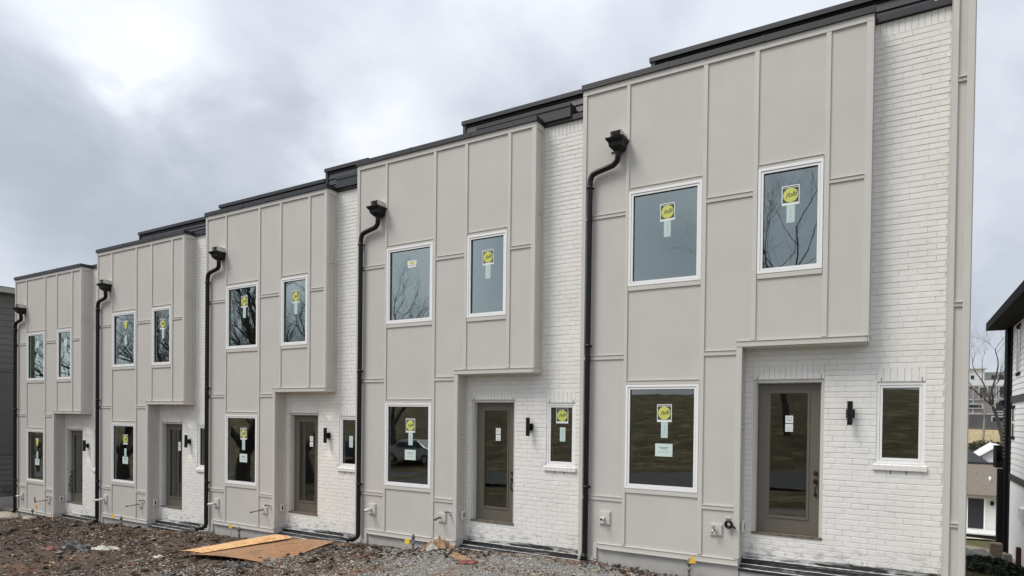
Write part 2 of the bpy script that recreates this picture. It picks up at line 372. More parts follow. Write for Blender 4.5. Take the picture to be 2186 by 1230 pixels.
def brick_mesh():
    rng = random.Random(5); mb = MB()
    X0, X1, Z0, Z1 = 2.53, 4.985, .115, 7.13
    holes = [DOOR, BW]
    mb.mat('mortar')
    grid_wall(mb, X0, 4.119, Z0, 3.03, PB + .0056, PB + .11, [DOOR])
    grid_wall(mb, 4.119, X1, Z0, Z1, PB + .0056, PB + .11, [BW])
    mb.mat('brick')
    ch = .0735; L_ = .2035; j = .0062
    sold = [(2.652, 3.593, 2.575, 2.768), (4.225, 4.785, 2.520, 2.700)]
    SILL = (4.195, 4.815, 1.385, 1.470)
    blocks = holes + sold + [SILL]
    def brick(x0, x1, z0, z1, dy=0):
        d = rng.uniform(-.0016, .0014) + dy; i = .0042
        a = rng.uniform(-.0009, .0009); b = rng.uniform(-.0009, .0009)
        y = PB + d
        mb.poly([(x0, PB + .0062, z0), (x1, PB + .0062, z0), (x1, PB + .0062, z1), (x0, PB + .0062, z1),
                 (x0 + .0022, y + a, z0 + i + b), (x1 - .0022, y - a, z0 + i - b), (x1 - .0022, y + b, z1 - i), (x0 + .0022, y - b, z1 - i)],
                [(4, 5, 6, 7), (0, 1, 5, 4), (1, 2, 6, 5), (2, 3, 7, 6), (3, 0, 4, 7)])
    def cut(x0, x1, z0, z1):
        segs = [(x0, x1)]
        for h in blocks:
            if z0 + .02 < h[3] and z1 - .02 > h[2]:
                out = []
                for a, b in segs:
                    if h[1] <= a or h[0] >= b: out.append((a, b)); continue
                    if h[0] > a: out.append((a, h[0]))
                    if h[1] < b: out.append((h[1], b))
                segs = out
        for a, b in segs:
            if b - a < .018: continue
            zz0, zz1 = z0, z1
            brick(a, b, zz0, zz1)
    n = int((6.945 - Z0) / ch)
    for r in range(n + 1):
        jj_ = j * rng.uniform(.55, 1.35); z0 = Z0 + r * ch + jj_ / 2 + rng.uniform(-.0012, .0012); z1 = z0 + ch - jj_
        if z1 > 6.95: break
        xa = X0 if z0 < 3.0 else 4.12
        off = (0, .5, .22, .72, .4)[r % 5] if rng.random() < .3 else (.5 if r % 2 else 0)
        x = X0 - L_ * off
        while x < X1:
            m_ = 2 if rng.random() < .30 else 1
            a = max(x, xa) ; b = min(x + L_ * m_ - (.0008 if rng.random() < .4 else .004), X1)
            if b - a > .02: cut(a, b, z0, z1)
            x += L_ * m_
    zt = Z0 + (n if Z0 + (n + 1) * ch > 6.95 + j else n + 1) * ch
    def soldiers(x0, x1, z0, z1, c):
        k = c; wd = (x1 - x0) / k
        for i in range(k): brick(x0 + i * wd + j / 2, x0 + (i + 1) * wd - j / 2, z0 + j / 2, z1 - j / 2, -.001)
    soldiers(4.119, X1, 6.942, 7.13, 12)
    for (a, b, c, d), k in zip(sold, (13, 7)): soldiers(a, b, c, d, k)
    # dark weep slots
    mb.mat('ink')
    for x, z in ((2.70, 2.578), (3.548, 2.578), (4.275, 2.523), (4.735, 2.523), (4.40, 1.335), (4.58, 1.335)):
        mb.box(x, x + .008, PB - .0022, PB + .004, z, z + .052)
    return mb.mesh('brick_wall')
def bwin_sill_mesh():
    mb = MB().mat('brick'); rng = random.Random(2)
    for i in range(8):
        x = 4.195 + i * .0775; mb.hexa([(x, PB - .030, 1.388), (x + .070, PB - .030, 1.388), (x + .070, PB + .05, 1.395), (x, PB + .05, 1.395),
                                        (x, PB - .032, 1.452), (x + .070, PB - .032, 1.452), (x + .070, PB + .05, 1.470), (x, PB + .05, 1.470)])
    mb.mat('brick').box(4.196, 4.814, PB - .026, PB + .049, 1.392, 1.449)
    return mb.mesh('window_sill')
def window_mesh(w_, h_):
    """white vinyl frame, origin at lower left corner, y outwards negative"""
    mb = MB().mat('white_vinyl')
    def ring(a, t, y0, y1):
        mb.box(a, w_ - a, y0, y1, a, a + t); mb.box(a, w_ - a, y0, y1, h_ - a - t, h_ - a)
        mb.box(a, a + t, y0, y1, a + t, h_ - a - t); mb.box(w_ - a - t, w_ - a, y0, y1, a + t, h_ - a - t)
    ring(0, .034, -.022, .05); ring(.034, .008, -.006, .05); ring(.042, .026, -.014, .05)
    mb.mat('gasket'); ring(.068, .005, .004, .05)
    return mb.mesh('window')
def pane_mesh(w_, h_, mat='window_glass'):
    mb = MB().mat(mat); mb.poly([(.07, .020, .07), (w_ - .07, .020, .07), (w_ - .07, .020, h_ - .07), (.07, .020, h_ - .07)], [(0, 1, 2, 3)])
    return mb.mesh('pane')
def sticker_mesh(kind_):
    """centre top at origin; 0.228 wide"""
    mb = MB(); W_, H_ = .230, .262; y = .0185
    if kind_ == 'torn':
        mb.mat('paper').prism([(-.10, -.19), (.10, -.185), (.115, -.06), (-.115, -.06)], y - .0008, y)
        mb.mat('sticker_yellow').prism([(-.075, -.075), (.075, -.075)] [::-1] + [(-.07 * math.cos(a) if 0 else .075 * math.cos(a), -.077 + .05 * math.sin(a)) for a in [math.pi + i * math.pi / 10 for i in range(1, 10)]], y - .0018, y - .001)
        mb.mat('ink').box(-.085, .085, y - .002, y - .0012, -.148, -.143)
        return mb.mesh('sticker')
    if kind_ == 'faint':
        mb.mat('paper').disc(0, y, -.13, .105, th=.0006); mb.mat('strip_paper').disc(0, y - .001, -.13, .07, th=.0006)
        return mb.mesh('sticker')
    if kind_ == 'crumpled':
        mb.mat('sticker_black').prism([(-.10, -.02), (-.07, -.20), (-.01, -.27), (.06, -.22), (.11, -.04), (.02, -.01)], y - .0008, y)
        mb.mat('sticker_yellow').prism([(-.085, -.04), (-.06, -.17), (-.005, -.25), (.045, -.19), (.09, -.05), (.0, -.03)], y - .0018, y - .001)
        mb.mat('paper').prism([(-.10, -.005), (-.09, -.035), (.09, -.03), (.10, -.0)], y - .0028, y - .002)
        return mb.mesh('sticker')
    mb.mat('paper').box(-W_ / 2, W_ / 2, y - .0008, y, -H_, 0)
    mb.mat('sticker_black').box(-.103, .103, y - .0016, y - .0009, -.228, -.031)
    mb.box(-.103, .103, y - .0016, y - .0009, -.022, -.012)
    mb.mat('sticker_yellow').disc(0, y - .0017, -.130, .096)
    V, F = LET
    ca, sa = math.cos(.22), math.sin(.22)
    mb.mat('ink').poly([(v[0] * ca - v[1] * sa, y - .0030, -.130 + v[0] * sa + v[1] * ca) for v in V], F)
    return mb.mesh('sticker')
def strip_mesh():
    mb = MB(); y = .0185; mb.mat('strip_paper').box(-.053, .053, y - .0008, y, -.235, 0)
    mb.mat('grey_ink')
    for i in range(5): mb.box(-.01 + .004 * (i % 2), .004 + .006 * (i % 3), y - .0016, y - .001, -.06 - i * .026, -.053 - i * .026)
    return mb.mesh('label_strip')
def notice_mesh():
    mb = MB(); y = .0185; rng = random.Random(3); mb.mat('mint_paper').box(-.135, .135, y - .0008, y, -.19, 0); mb.mat('ink')
    for z, a, b in ((-.062, -.075, .072), (-.083, -.055, .06)):
        x = a
        while x < b:
            l = rng.uniform(.012, .03); mb.box(x, min(x + l, b), y - .0016, y - .001, z, z + .009); x += l + .007
    mb.mat('grey_ink')
    for z in (-.12, -.137): mb.box(-.09, .09, y - .0016, y - .001, z, z + .003)
    return mb.mesh('paper_notice')
def coping_mesh():
    mb = MB().mat('charcoal_coping')
    mb.box(-.018, 4.150, -.045, .21, 7.132, 7.215)                    # bay coping
    mb.box(4.152, 4.99, PB - .045, .60, 7.132, 7.215)                 # brick part
    mb.box(-.018, 4.150, .211, .60, 7.132, 7.214)
    for x in (1.37, 2.75): mb.box(x, x + .05, -.049, -.0455, 7.134, 7.218)
    mb.box(4.55, 4.60, PB - .049, PB - .0455, 7.134, 7.218)
    return mb.mesh('roof_coping')
def parapet_mesh(levels, yp, lap, extra, xend):
    mb = MB()
    for (x0, x1, zt) in levels:
        mb.mat('charcoal_lap')
        mb.box(x0, x1, yp, yp + .25, 7.0, zt - .07)
        z = 7.215
        while z < zt - .075:
            t = min(lap, zt - .072 - z)
            mb.poly([(x0 + .07, yp - .020, z), (x1 - .001, yp - .020, z), (x1 - .001, yp - .004, z + t - .006), (x0 + .07, yp - .004, z + t - .006),
                     (x0 + .07, yp, z), (x1 - .001, yp, z)], [(0, 1, 2, 3), (0, 4, 5, 1)])
            z += lap
        mb.mat('charcoal_coping'); mb.box(x0 + .004, x0 + .07, yp - .03, yp - .001, 7.215, zt - .071)
        if xend: mb.box(x1 - .07, x1, yp - .03, yp - .0015, 7.215, zt - .071)
        mb.box(x0 - .02, x1 + (.02 if xend else 0), yp - .045, yp + .29, zt - .07, zt)
    if extra:
        x0, x1, y0, zt = extra; mb.mat('charcoal_lap'); mb.box(x0, x1, y0, yp - .03, 7.18, zt); mb.mat('charcoal_coping'); mb.box(x0, x1 + .01, y0 - .012, y0 - .001, zt - .05, zt + .005)
    return mb.mesh('parapet')
def pipe_mesh(zb, end):
    mb = MB().mat('black_metal'); R_ = .043
    pts = [Vector((.655, -.11, 6.06)), Vector((.655, -.105, 5.965)), Vector((.63, -.09, 5.90)), Vector((.56, -.075, 5.855)), Vector((.28, -.07, 5.80)), Vector((.205, -.07, 5.77)), Vector((.172, -.07, 5.70)), Vector((.165, -.07, 5.60)), Vector((.160, -.07, 3.0)), Vector((.155, -.07, zb + .13))]
    if end == 'elbow': pts += [Vector((.150, -.09, zb + .07)), Vector((.10, -.15, zb + .035)), Vector((.03, -.24, zb + .02))]
    else: pts += [Vector((.152, -.07, zb + .06)), Vector((.150, -.085, zb))]
    sm = [pts[0]]
    for a, b in zip(pts, pts[1:]):
        for k in (1, 2): sm.append(a.lerp(b, k / 2))
    mb.tube(sm, R_, 14)
    for z in (5.55, 3.1, .9): mb.tube([(.16, -.07, z), (.16, -.07, z + .05)], R_ + .004, 14); mb.box(.105, .215, -.03, -.0215, z + .01, z + .04)
    if end != 'elbow': mb.tube([(.150, -.075, zb + .08), (.148, -.1, zb - .03)], [R_ + .006, R_ + .02], 14)
    return mb.mesh('downspout')
def scupper_mesh():
    mb = MB().mat('scupper_tin')
    x0, x1, z0, z1, y = .560, .740, 6.205, 6.315, -.20
    mb.box(x0, x1, y, -.0005, z1 - .004, z1); mb.box(x0, x0 + .004, y, -.0005, z0, z1 - .004); mb.box(x1 - .004, x1, y, -.0005, z0, z1 - .004)
    mb.poly([(x0, -.03, z0), (x1, -.03, z0), (x1, -.03, z1), (x0, -.03, z1)], [(0, 1, 2, 3)])
    mb.mat('black_metal')
    def fr(cx, w0, w1, y0a, y1a, y0b, y1b, za, zb):
        mb.hexa([(cx - w0, y0a, za), (cx + w0, y0a, za), (cx + w0, y1a, za), (cx - w0, y1a, za), (cx - w1, y0b, zb), (cx + w1, y0b, zb), (cx + w1, y1b, zb), (cx - w1, y1b, zb)])
    c = .650
    fr(c, .140, .150, -.245, -.002, -.255, -.002, 6.175, 6.205); fr(c, .115, .140, -.22, -.002, -.245, -.002, 6.145, 6.175)
    fr(c, .105, .112, -.205, -.002, -.215, -.002, 6.09, 6.145); fr(c, .048, .103, -.15, -.05, -.203, -.004, 6.03, 6.09)
    mb.box(.49, .80, -.012, -.001, 6.075, 6.088)
    return mb.mesh('conductor_head')
def door_parts(root, hinge, k):
    x0, x1, z0, z1 = DOOR
    def frame():
        mb = MB().mat('trim'); yb = PB + .115
        for a, b, ya in ((0, .038, PB + .020), (.038, .050, PB + .055)):
            mb.box(x0 + a, x0 + b, ya, yb, z0 + .028, z1 - a); mb.box(x1 - b, x1 - a, ya, yb, z0 + .028, z1 - a); mb.box(x0 + b, x1 - b, ya, yb, z1 - b, z1 - a)
        mb.mat('dark_wood_sill').box(x0 + .002, x1 - .002, PB - .012, yb, z0, z0 + .0275)
        return mb.mesh('door_frame')
    def slab():
        mb = MB().mat('taupe_door'); a, b, c, d = x0 + .052, x1 - .052, z0 + .032, z1 - .054
        g = (2.868, 3.377, .66, 2.392); ys = PB + .098
        grid_wall(mb, a, b, c, d, ys, ys + .045, [g])
        t = .024
        for (p, q, r, s2) in ((g[0] - t, g[1] + t, g[2] - t, g[2]), (g[0] - t, g[1] + t, g[3], g[3] + t), (g[0] - t, g[0], g[2], g[3]), (g[1], g[1] + t, g[2], g[3])):
            mb.box(p, q, ys - .010, ys - .0005, r, s2)
        for (p, q, r, s2) in ((g[0], g[1], g[2], g[2] + .008), (g[0], g[1], g[3] - .008, g[3]), (g[0], g[0] + .008, g[2] + .008, g[3] - .008), (g[1] - .008, g[1], g[2] + .008, g[3] - .008)):
            mb.box(p, q, ys - .004, ys + .02, r, s2)
        return mb.mesh('door')
    def dglass():
        mb = MB().mat('door_glass'); mb.poly([(2.87, PB + .115, .662), (3.375, PB + .115, .662), (3.375, PB + .115, 2.39), (2.87, PB + .115, 2.39)], [(0, 1, 2, 3)]); return mb.mesh('glass')
    def handle(hx, box):
        y = PB + .098; db = MB().mat('dark_bronze')
        db.tube([(hx, y, 1.292), (hx, y - .022, 1.292)], .030, 18); db.tube([(hx, y - .022, 1.292), (hx, y - .032, 1.292)], .016, 12)
        link('deadbolt', db.mesh('deadbolt'), sl)
        mb = MB().mat('dark_bronze'); mb.tube([(hx, y, 1.178), (hx, y - .012, 1.178)], .034, 18)
        mb.tube([(hx, y - .006, 1.15), (hx, y - .045, 1.13), (hx, y - .052, 1.08), (hx, y - .045, 1.02), (hx, y - .006, .995)], [.014, .012, .010, .012, .015], 10)
        mb.tube([(hx, y, .99), (hx, y - .01, .99)], .022, 14); mb.box(hx - .012, hx + .012, y - .05, y - .012, 1.176, 1.19)
        if box:
            mb.tube([(hx - .03, y - .05, .86), (hx - .04, y - .05, .93), (hx - .02, y - .05, .98), (hx + .01, y - .05, .96), (hx + .01, y - .05, .86)], .007, 8)
            mb.mat('steel').box(hx - .055, hx + .03, y - .075, y - .03, .72, .86)
        return mb.mesh('handle')
    fr = link('door_frame', cached('df', frame), root)
    sl = link('door', cached('ds', slab), root)
    link('glass', cached('dg', dglass), sl)
    if k != 2 and k != 3:
        h = link('handle', handle(3.490 if hinge == 'L' else 2.745, k == 4), sl)
        if k == 4: h['label'] = 'dark door handle with a grey key lockbox hanging from it'
    if k != 4:
        def dp():
            mb = MB(); y = PB + .1135; mb.mat('paper').box(-.052, .052, y - .0008, y, -.105, 0); mb.box(-.052, .052, y - .0008, y, -.225, -.113)
            mb.mat('ink')
            for a, b, z in ((-.04, -.015, -.02), (.02, .038, -.022), (-.035, .035, -.045), (-.03, .03, -.065), (-.052, .052, -.112), (-.04, .036, -.17), (-.03, .03, -.20)):
                mb.box(a, b, y - .0016, y - .001, z - .004, z)
            return mb.mesh('label_sheet')
        link('label_sheet', cached('dp', dp), sl, ((3.127, 3.16, 3.235, 3.26)[k], 0, 2.075))
def sconce_mesh():
    mb = MB().mat('black_metal'); x = 3.919; z = 2.115
    mb.box(x - .052, x + .052, PB - .03, PB - .003, z - .062, z + .052)
    mb.box(x - .020, x + .020, PB - .06, PB - .03, z - .03, z + .03)
    n = 18; R_ = .034; y = PB - .093
    mb.tube([(x, y, z - .155), (x, y, z + .155)], R_, n, caps=False)
    mb.tube([(x, y, z + .12), (x, y, z + .121)], R_ - .001, n); mb.tube([(x, y, z - .121), (x, y, z - .12)], R_ - .001, n)
    return mb.mesh('wall_light')
def outlet_mesh():
    mb = MB().mat('white_plastic'); x = 2.543; mb.box(x, x + .022, .112, .200, .425, .578); mb.box(x + .022, x + .03, .118, .194, .433, .570)
    mb.mat('ink').box(x + .0305, x + .032, .140, .172, .455, .548)
    return mb.mesh('outlet_box')
def vent_mesh(kind_, L_):
    mb = MB().mat('trim')
    if kind_ == 'left':
        mb.box(.372, .560, -.022, -.001, .36, .566); mb.box(.385, .547, -.03, -.022, .373, .553)
        mb.mat('pvc').tube([(.455, -.03, .46), (.455, -.03 - L_, .46 - L_ * .08)], .027, 14)
        if L_ > .15: mb.tube([(.455, -.08, .455), (.455, -.13, .452)], .033, 14)
        mb.mat('ink').tube([(.455, -.0305 - L_, .46 - L_ * .08), (.455, -.031 - L_, .46 - L_ * .08)], .021, 14)
    return mb.mesh('vent_plate')
def bib_mesh(kind_):
    mb = MB().mat('trim').box(2.125, 2.305, -.020, -.001, .365, .532); mb.box(2.137, 2.293, -.027, -.02, .377, .520)
    cx, cz = 2.20, .455
    if kind_ == 'tap':
        mb.mat('steel').tube([(cx, -.027, cz), (cx, -.08, cz), (cx - .01, -.10, cz - .01), (cx - .015, -.105, cz - .05)], [.014, .014, .016, .013], 10)
        mb.tube([(cx, -.085, cz + .01), (cx, -.085, cz + .045)], .007, 8); mb.mat('brass_pipe').tube([(cx, -.085, cz + .04), (cx, -.085, cz + .05)], .026, 12)
    else:
        mb.mat('brass_pipe'); a = -.32 if kind_ != 'short' else -.18
        mb.tube([(cx, -.027, cz), (cx, a, cz - .02)], .012, 10); mb.tube([(cx, a + .03, cz - .02), (cx, a - .01, cz - .021)], .019, 10); mb.tube([(cx, -.06, cz), (cx, -.13, cz - .004)], .017, 10)
        if kind_ == 'elbow': mb.tube([(cx, a, cz - .02), (cx, a - .01, cz + .13)], .015, 10)
    return mb.mesh('hose_tap')
def coil_mesh():
    mb = MB().mat('black_metal'); c = Vector((2.405, -.06, .548))
    for rr, yy in ((.050, 0), (.042, -.014), (.036, .014)):
        mb.tube([c + Vector((rr * math.cos(a), yy, rr * math.sin(a))) for a in [i * math.pi / 8 for i in range(17)]], .014, 8)
    mb.tube([c + Vector((.04, 0, .0)), c + Vector((.075, -.01, -.025)), c + Vector((.10, -.01, -.05))], .012, 8)
    mb.mat('trim').box(2.345, 2.42, -.014, -.001, .622, .640)
    return mb.mesh('cable_coil')
def valve_mesh():
    mb = MB().mat('white_plastic').box(2.37, 2.41, -.018, -.001, .52, .58); mb.mat('grey_pipe').tube([(2.39, -.018, .565), (2.39, -.12, .572)], .012, 8)
    mb.tube([(2.39, -.09, .57), (2.39, -.135, .573)], .022, 10); mb.mat('pvc').tube([(2.39, -.02, .535), (2.39, -.09, .52)], .013, 8)
    return mb.mesh('small_valve')
def foundation_mesh(step):
    mb = MB().mat('concrete'); xs = .33 if step else .0
    mb.box(xs, 2.53, .012, .5, -1.2, -.012)
    if step: mb.box(0, xs, .012, .5, -1.2, -.2)
    mb.box(2.531, 4.985, .035, .5, -1.2, -.09)
    return mb.mesh('foundation')
def ledge_mesh(seed):
    """stepped base ledge below the brick, smeared with black damp proofing"""
    mb = MB(); rng = random.Random(seed)
    n = 44; xs = [2.531 + (4.985 - 2.531) * i / n for i in range(n + 1)]
    prof = [(PB + .03, .128, 'smear'), (PB - .012, .118, 'smear'), (PB - .016, .062, 'smear'), (PB - .05, .058, 'pale'), (PB - .054, .048, 'tar'), (PB - .058, -.002, 'tar'), (PB - .12, -.012, 'pale'), (PB - .124, -.020, 'tar'), (PB - .130, -.040, 'tar'), (PB - .185, -.048, 'tar'), (PB - .19, -.062, 'pale'), (PB - .21, -.066, 'tar'), (PB - .24, -.070, 'tar'), (PB - .235, -.098, 'tar'), (PB - .2, -.10, 'tar')]
    J = [[(rng.uniform(-.003, .003), rng.uniform(-.002, .002)) for _ in prof] for _ in xs]
    for i in range(n):
        for k in range(len(prof) - 1):
            p, q = prof[k], prof[k + 1]; mb.mat(p[2])
            P = lambda ii, kk: (xs[ii], prof[kk][0] + J[ii][kk][0], prof[kk][1] + J[ii][kk][1])
            mb.poly([P(i, k), P(i + 1, k), P(i + 1, k + 1), P(i, k + 1)], [(3, 2, 1, 0)])
    return mb.mesh('base_ledge')
def interior_mesh():
    mb = MB().mat('drywall'); Y0, Y1 = .26, 5.2
    def q(a): mb.poly(a, [(0, 1, 2, 3)])
    for z0, z1 in ((.38, 3.05), (3.35, 6.9)):
        q([(.05, Y1, z0), (4.95, Y1, z0), (4.95, Y1, z1), (.05, Y1, z1)])
        q([(.05, .25, z0), (.05, Y1, z0), (.05, Y1, z1), (.05, .25, z1)]); q([(4.95, .36, z0), (4.95, Y1, z0), (4.95, Y1, z1), (4.95, .36, z1)])
        q([(.05, .25, z1), (.05, Y1, z1), (4.95, Y1, z1), (4.95, .25, z1)])
    mb.mat('subfloor')
    q([(.05, .25, .38), (2.50, .25, .38), (2.50, Y1, .38), (.05, Y1, .38)]); q([(2.50, .362, .38), (4.95, .362, .38), (4.95, Y1, .38), (2.50, Y1, .38)])
    q([(.05, .25, 3.35), (4.10, .25, 3.35), (4.10, Y1, 3.35), (.05, Y1, 3.35)])
    mb.mat('drywall'); mb.box(2.36, 2.46, 1.6, 5.19, .381, 3.04); mb.box(2.2, 2.3, .9, 5.19, 3.351, 6.89)
    mb.mat('stud_dark'); mb.box(.3, 1.6, 5.0, 5.19, .9, 2.4); mb.box(1.7, 2.3, 3.0, 3.6, .382, 1.3); mb.box(3.2, 4.4, 5.0, 5.19, 4.0, 6.0)
    mb.mat('drywall'); mb.box(.4, 1.0, 3.8, 4.5, .382, 1.2)
    return mb.mesh('interior')
def shell_mesh():
    mb = MB().mat('siding'); 
    mb.box(0, 4.985, 9.8, 10, -1.5, 7.1); mb.box(0.0, .04, PB + .001, 9.8, -1.2, 7.1); mb.box(4.955, 4.985, PB + .12, 9.8, -1.2, 7.1)
    mb.mat('charcoal_coping').box(0, 4.985, PB + .115, 10, 7.0, 7.131)
    mb.mat('siding').box(0, 4.1, PB + .0005, PB + .114, 6.96, 7.125)
    return mb.mesh('shell')

UNITS = [ # index k counted from the right end
 dict(lab='rightmost townhouse, the tallest, with a narrow end pilaster beside its white brick', lev=[(1.0, 4.80, 7.56)], yp=.33, lap=.12, extra=None, xend=True, pipe=(-.19, 'shoe'), gz=-.27),
 dict(lab='second townhouse from the right, a torn sticker in its upper large window', lev=[(2.28, 4.985, 7.685)], yp=.40, lap=.12, extra=(2.75, 4.66, .17, 7.40), xend=False, pipe=(-.17, 'elbow'), gz=-.3),
 dict(lab='middle townhouse of the row, brown plywood lying in front of its door', lev=[(.05, 3.72, 7.49), (3.721, 4.985, 7.69)], yp=.30, lap=.12, extra=(4.16, 4.985, .17, 7.40), xend=False, pipe=(-.17, 'elbow'), gz=-.3),
 dict(lab='second townhouse from the left, branches reflected in both upper windows', lev=[(1.50, 4.985, 7.575)], yp=.30, lap=.08, extra=None, xend=False, pipe=(-.17, 'shoe'), gz=-.3),
 dict(lab='leftmost townhouse, the lowest, with a lockbox on its door handle', lev=None, yp=.3, lap=.1, extra=None, xend=False, pipe=(-.12, 'elbow'), gz=-.3),
]
houses = []
for k, U in enumerate(UNITS):
    root = thing('townhouse', U['lab'], 'townhouse', (-5.0 * k, 0, -DZ * k), 'townhouses stepping down the row'); houses.append(root)
    step = k != 4
    link('siding_wall', cached(('sid', step), lambda: siding_mesh(step)), root)
    link('trim_boards', cached(('trim', step), lambda: trim_mesh(step)), root)
    bwl = link('brick_wall', cached('brick', brick_mesh), root)
    link('foundation', cached(('fd', step), lambda: foundation_mesh(step)), root)
    link('base_ledge', ledge_mesh(k + 3), root)
    link('interior', cached('int', interior_mesh), root); link('shell', cached('shell', shell_mesh), root)
    link('roof_coping', cached('cop', coping_mesh), root)
    if U['lev']: link('parapet', parapet_mesh(U['lev'], U['yp'], U['lap'], U['extra'], U['xend']), root)
    for key in 'USL':
        x0, x1, z0, z1 = WIN[key]; w_, h_ = x1 - x0, z1 - z0
        wo_ = link('window', cached(('w', key), lambda: window_mesh(w_, h_)), root, (x0, 0, z0))
        wo_['label'] = {'U': 'large upper window', 'S': 'narrow upper window', 'L': 'ground floor window'}[key]
        link('pane', cached(('p', key), lambda: pane_mesh(w_, h_, 'window_glass' if key == 'L' else 'upper_glass')), wo_)
        cxk = {'U': 1.407, 'S': 3.150, 'L': 1.405}[key] - x0; zt = {'U': 5.185, 'S': 5.155, 'L': 2.222}[key] - z0
        sk = 'full'
        if k == 1 and key == 'U': sk = 'torn'
        if k == 3 and key == 'U': sk = 'crumpled'
        if k == 4 and key in 'US': sk = 'faint'
        if k == 4 and key == 'L': sk = 'crumpled'
        so = link('sticker', cached(('st', sk), lambda: sticker_mesh(sk)), wo_, (cxk, 0, zt + (.03 if sk != 'full' else 0)))
        so.rotation_euler = (0, random.Random(k * 7 + ord(key)).uniform(-.045, .045), 0)
        if sk != 'full': so['label'] = {'torn': 'half torn yellow sticker', 'crumpled': 'crumpled yellow sticker', 'faint': 'pale round sticker'}[sk]
        if sk != 'torn': link('label_strip', cached('strip', strip_mesh), wo_, (cxk + .005, 0, zt - .262 - (.10 if k >= 3 and key != 'S' else 0)))
        if key == 'L': link('paper_notice', cached('notice', notice_mesh), wo_, (cxk, 0, 1.640 - z0))
    x0, x1, z0, z1 = BW; w_, h_ = x1 - x0, z1 - z0
    wo_ = link('window', cached(('w', 'B'), lambda: window_mesh(w_, h_)), root, (x0, PB + .035, z0)); wo_['label'] = 'small window in the white brick'
    link('pane', cached(('p', 'B'), lambda: pane_mesh(w_, h_)), wo_)
    link('window_sill', cached('wsill', bwin_sill_mesh), root)
    if k == 1:
        link('sticker', cached(('st', 'full'), lambda: sticker_mesh('full')), wo_, (.272, 0, .968)); 
    if k in (1, 2, 3): link('label_strip', cached('strip', strip_mesh), wo_, (.285, 0, .64))
    door_parts(root, 'R' if k == 4 else 'L', k)
    wl = link('wall_light', cached('sconce', sconce_mesh), root)
    if k >= 2:
        for sg in (1, -1):
            ld = cached('spot', lambda: bpy.data.lights.new('sconce_lamp', 'SPOT')); ld.energy = 0.9; ld.color = (1, .80, .55); ld.spot_size = math.radians(75); ld.shadow_soft_size = .02
            lo_ = bpy.data.objects.new('sconce_lamp', ld); COL.objects.link(lo_); lo_.parent = wl; lo_.location = (3.919, PB - .093, 2.115 + sg * .16)
            lo_.rotation_euler = (math.radians(180 + 8) if sg > 0 else math.radians(-8), 0, 0)
    link('outlet_box', cached('outlet', outlet_mesh), root)
    link('vent_plate', cached(('vent', k), lambda: vent_mesh('left', (.09, .17, .18, .24, .12)[k])), root)
    link('hose_tap', cached(('bib', k), lambda: bib_mesh(('tap', 'short', 'long', 'long', 'elbow')[k])), root)
    if k == 0: link('cable_coil', coil_mesh(), root)
    else: link('small_valve', cached('valve', valve_mesh), root)
    link('conductor_head', cached('scup', scupper_mesh), root)
    link('downspout', pipe_mesh(*U['pipe']), root)
# end pilaster closing the row on the right
mb = MB().mat('siding'); mb.box(4.986, 5.205, 0.0, 10.0, -1.6, 7.45)
mb.mat('trim')
mb.box(4.984, 5.045, -.03, -.0005, -.25, 7.45); mb.box(5.135, 5.209, -.03, -.0005, -.25, 7.45)
for z in (6.05, 3.39, .76):
    mb.box(5.046, 5.134, -.020, -.0005, z, z + .045); mb.box(5.046, 5.134, -.034, -.0005, z + .046, z + .053)
mb.box(5.2055, 5.222, 0, .09, -.25, 7.45)
mb.box(4.9845, 4.9855, -.03, PB, -.25, 7.45)
link('end_pilaster', mb.mesh('end_pilaster'), houses[0])

# ------------------------------------------------------------------ ground
def vnoise(x, y, seed=0):
    xi = np.floor(x).astype(np.int64); yi = np.floor(y).astype(np.int64); fx = x - xi; fy = y - yi
    fx = fx * fx * (3 - 2 * fx); fy = fy * fy * (3 - 2 * fy)
    def h(a, b):
        n = (a * 374761393 + b * 668265263 + seed * 1442695041) & 0xffffffff
        n = ((n ^ (n >> 13)) * 1274126177) & 0xffffffff
        return ((n ^ (n >> 16)) & 0xffff) / 65535.0
    return (h(xi, yi) * (1 - fx) + h(xi + 1, yi) * fx) * (1 - fy) + (h(xi, yi + 1) * (1 - fx) + h(xi + 1, yi + 1) * fx) * fy - .5
ZX = [(-200, -6), (-60, -3.2), (-30, -1.9), (-22, -1.55), (-20.5, -1.40), (-18.6, -1.24), (-17.2, -1.15), (-15.3, -1.12), (-14.8, -1.06), (-12.5, -.98), (-10.6, -.87), (-9.76, -.83), (-8.3, -.79),
      (-5.5, -.58), (-4.5, -.55), (-3.6, -.50), (-3, -.45), (-2.3, -.39), (-1.46, -.31), (-.8, -.29), (.5, -.285), (5, -.27), (7, -.5), (12, -.9), (60, -1.5), (400, -2)]
YB = [(-1e4, 0), (0, 0), (4, -.45), (11, -1.5), (14.5, -1.55), (20, -2.45), (41, -5.75), (50, -5.3), (62, -3.4), (75, -1.0), (95, .5), (112, 1.1), (200, 1.6), (4000, 1.0)]
YF = [(-4000, 6.0), (-120, 5.6), (-45, 4.6), (-30, 2.6), (-19, .5), (-16.5, .15), (-10, .05), (-6, 0), (1e4, 0)]
def ip(t, tab): a = np.array(tab); return np.interp(t, a[:, 0], a[:, 1])
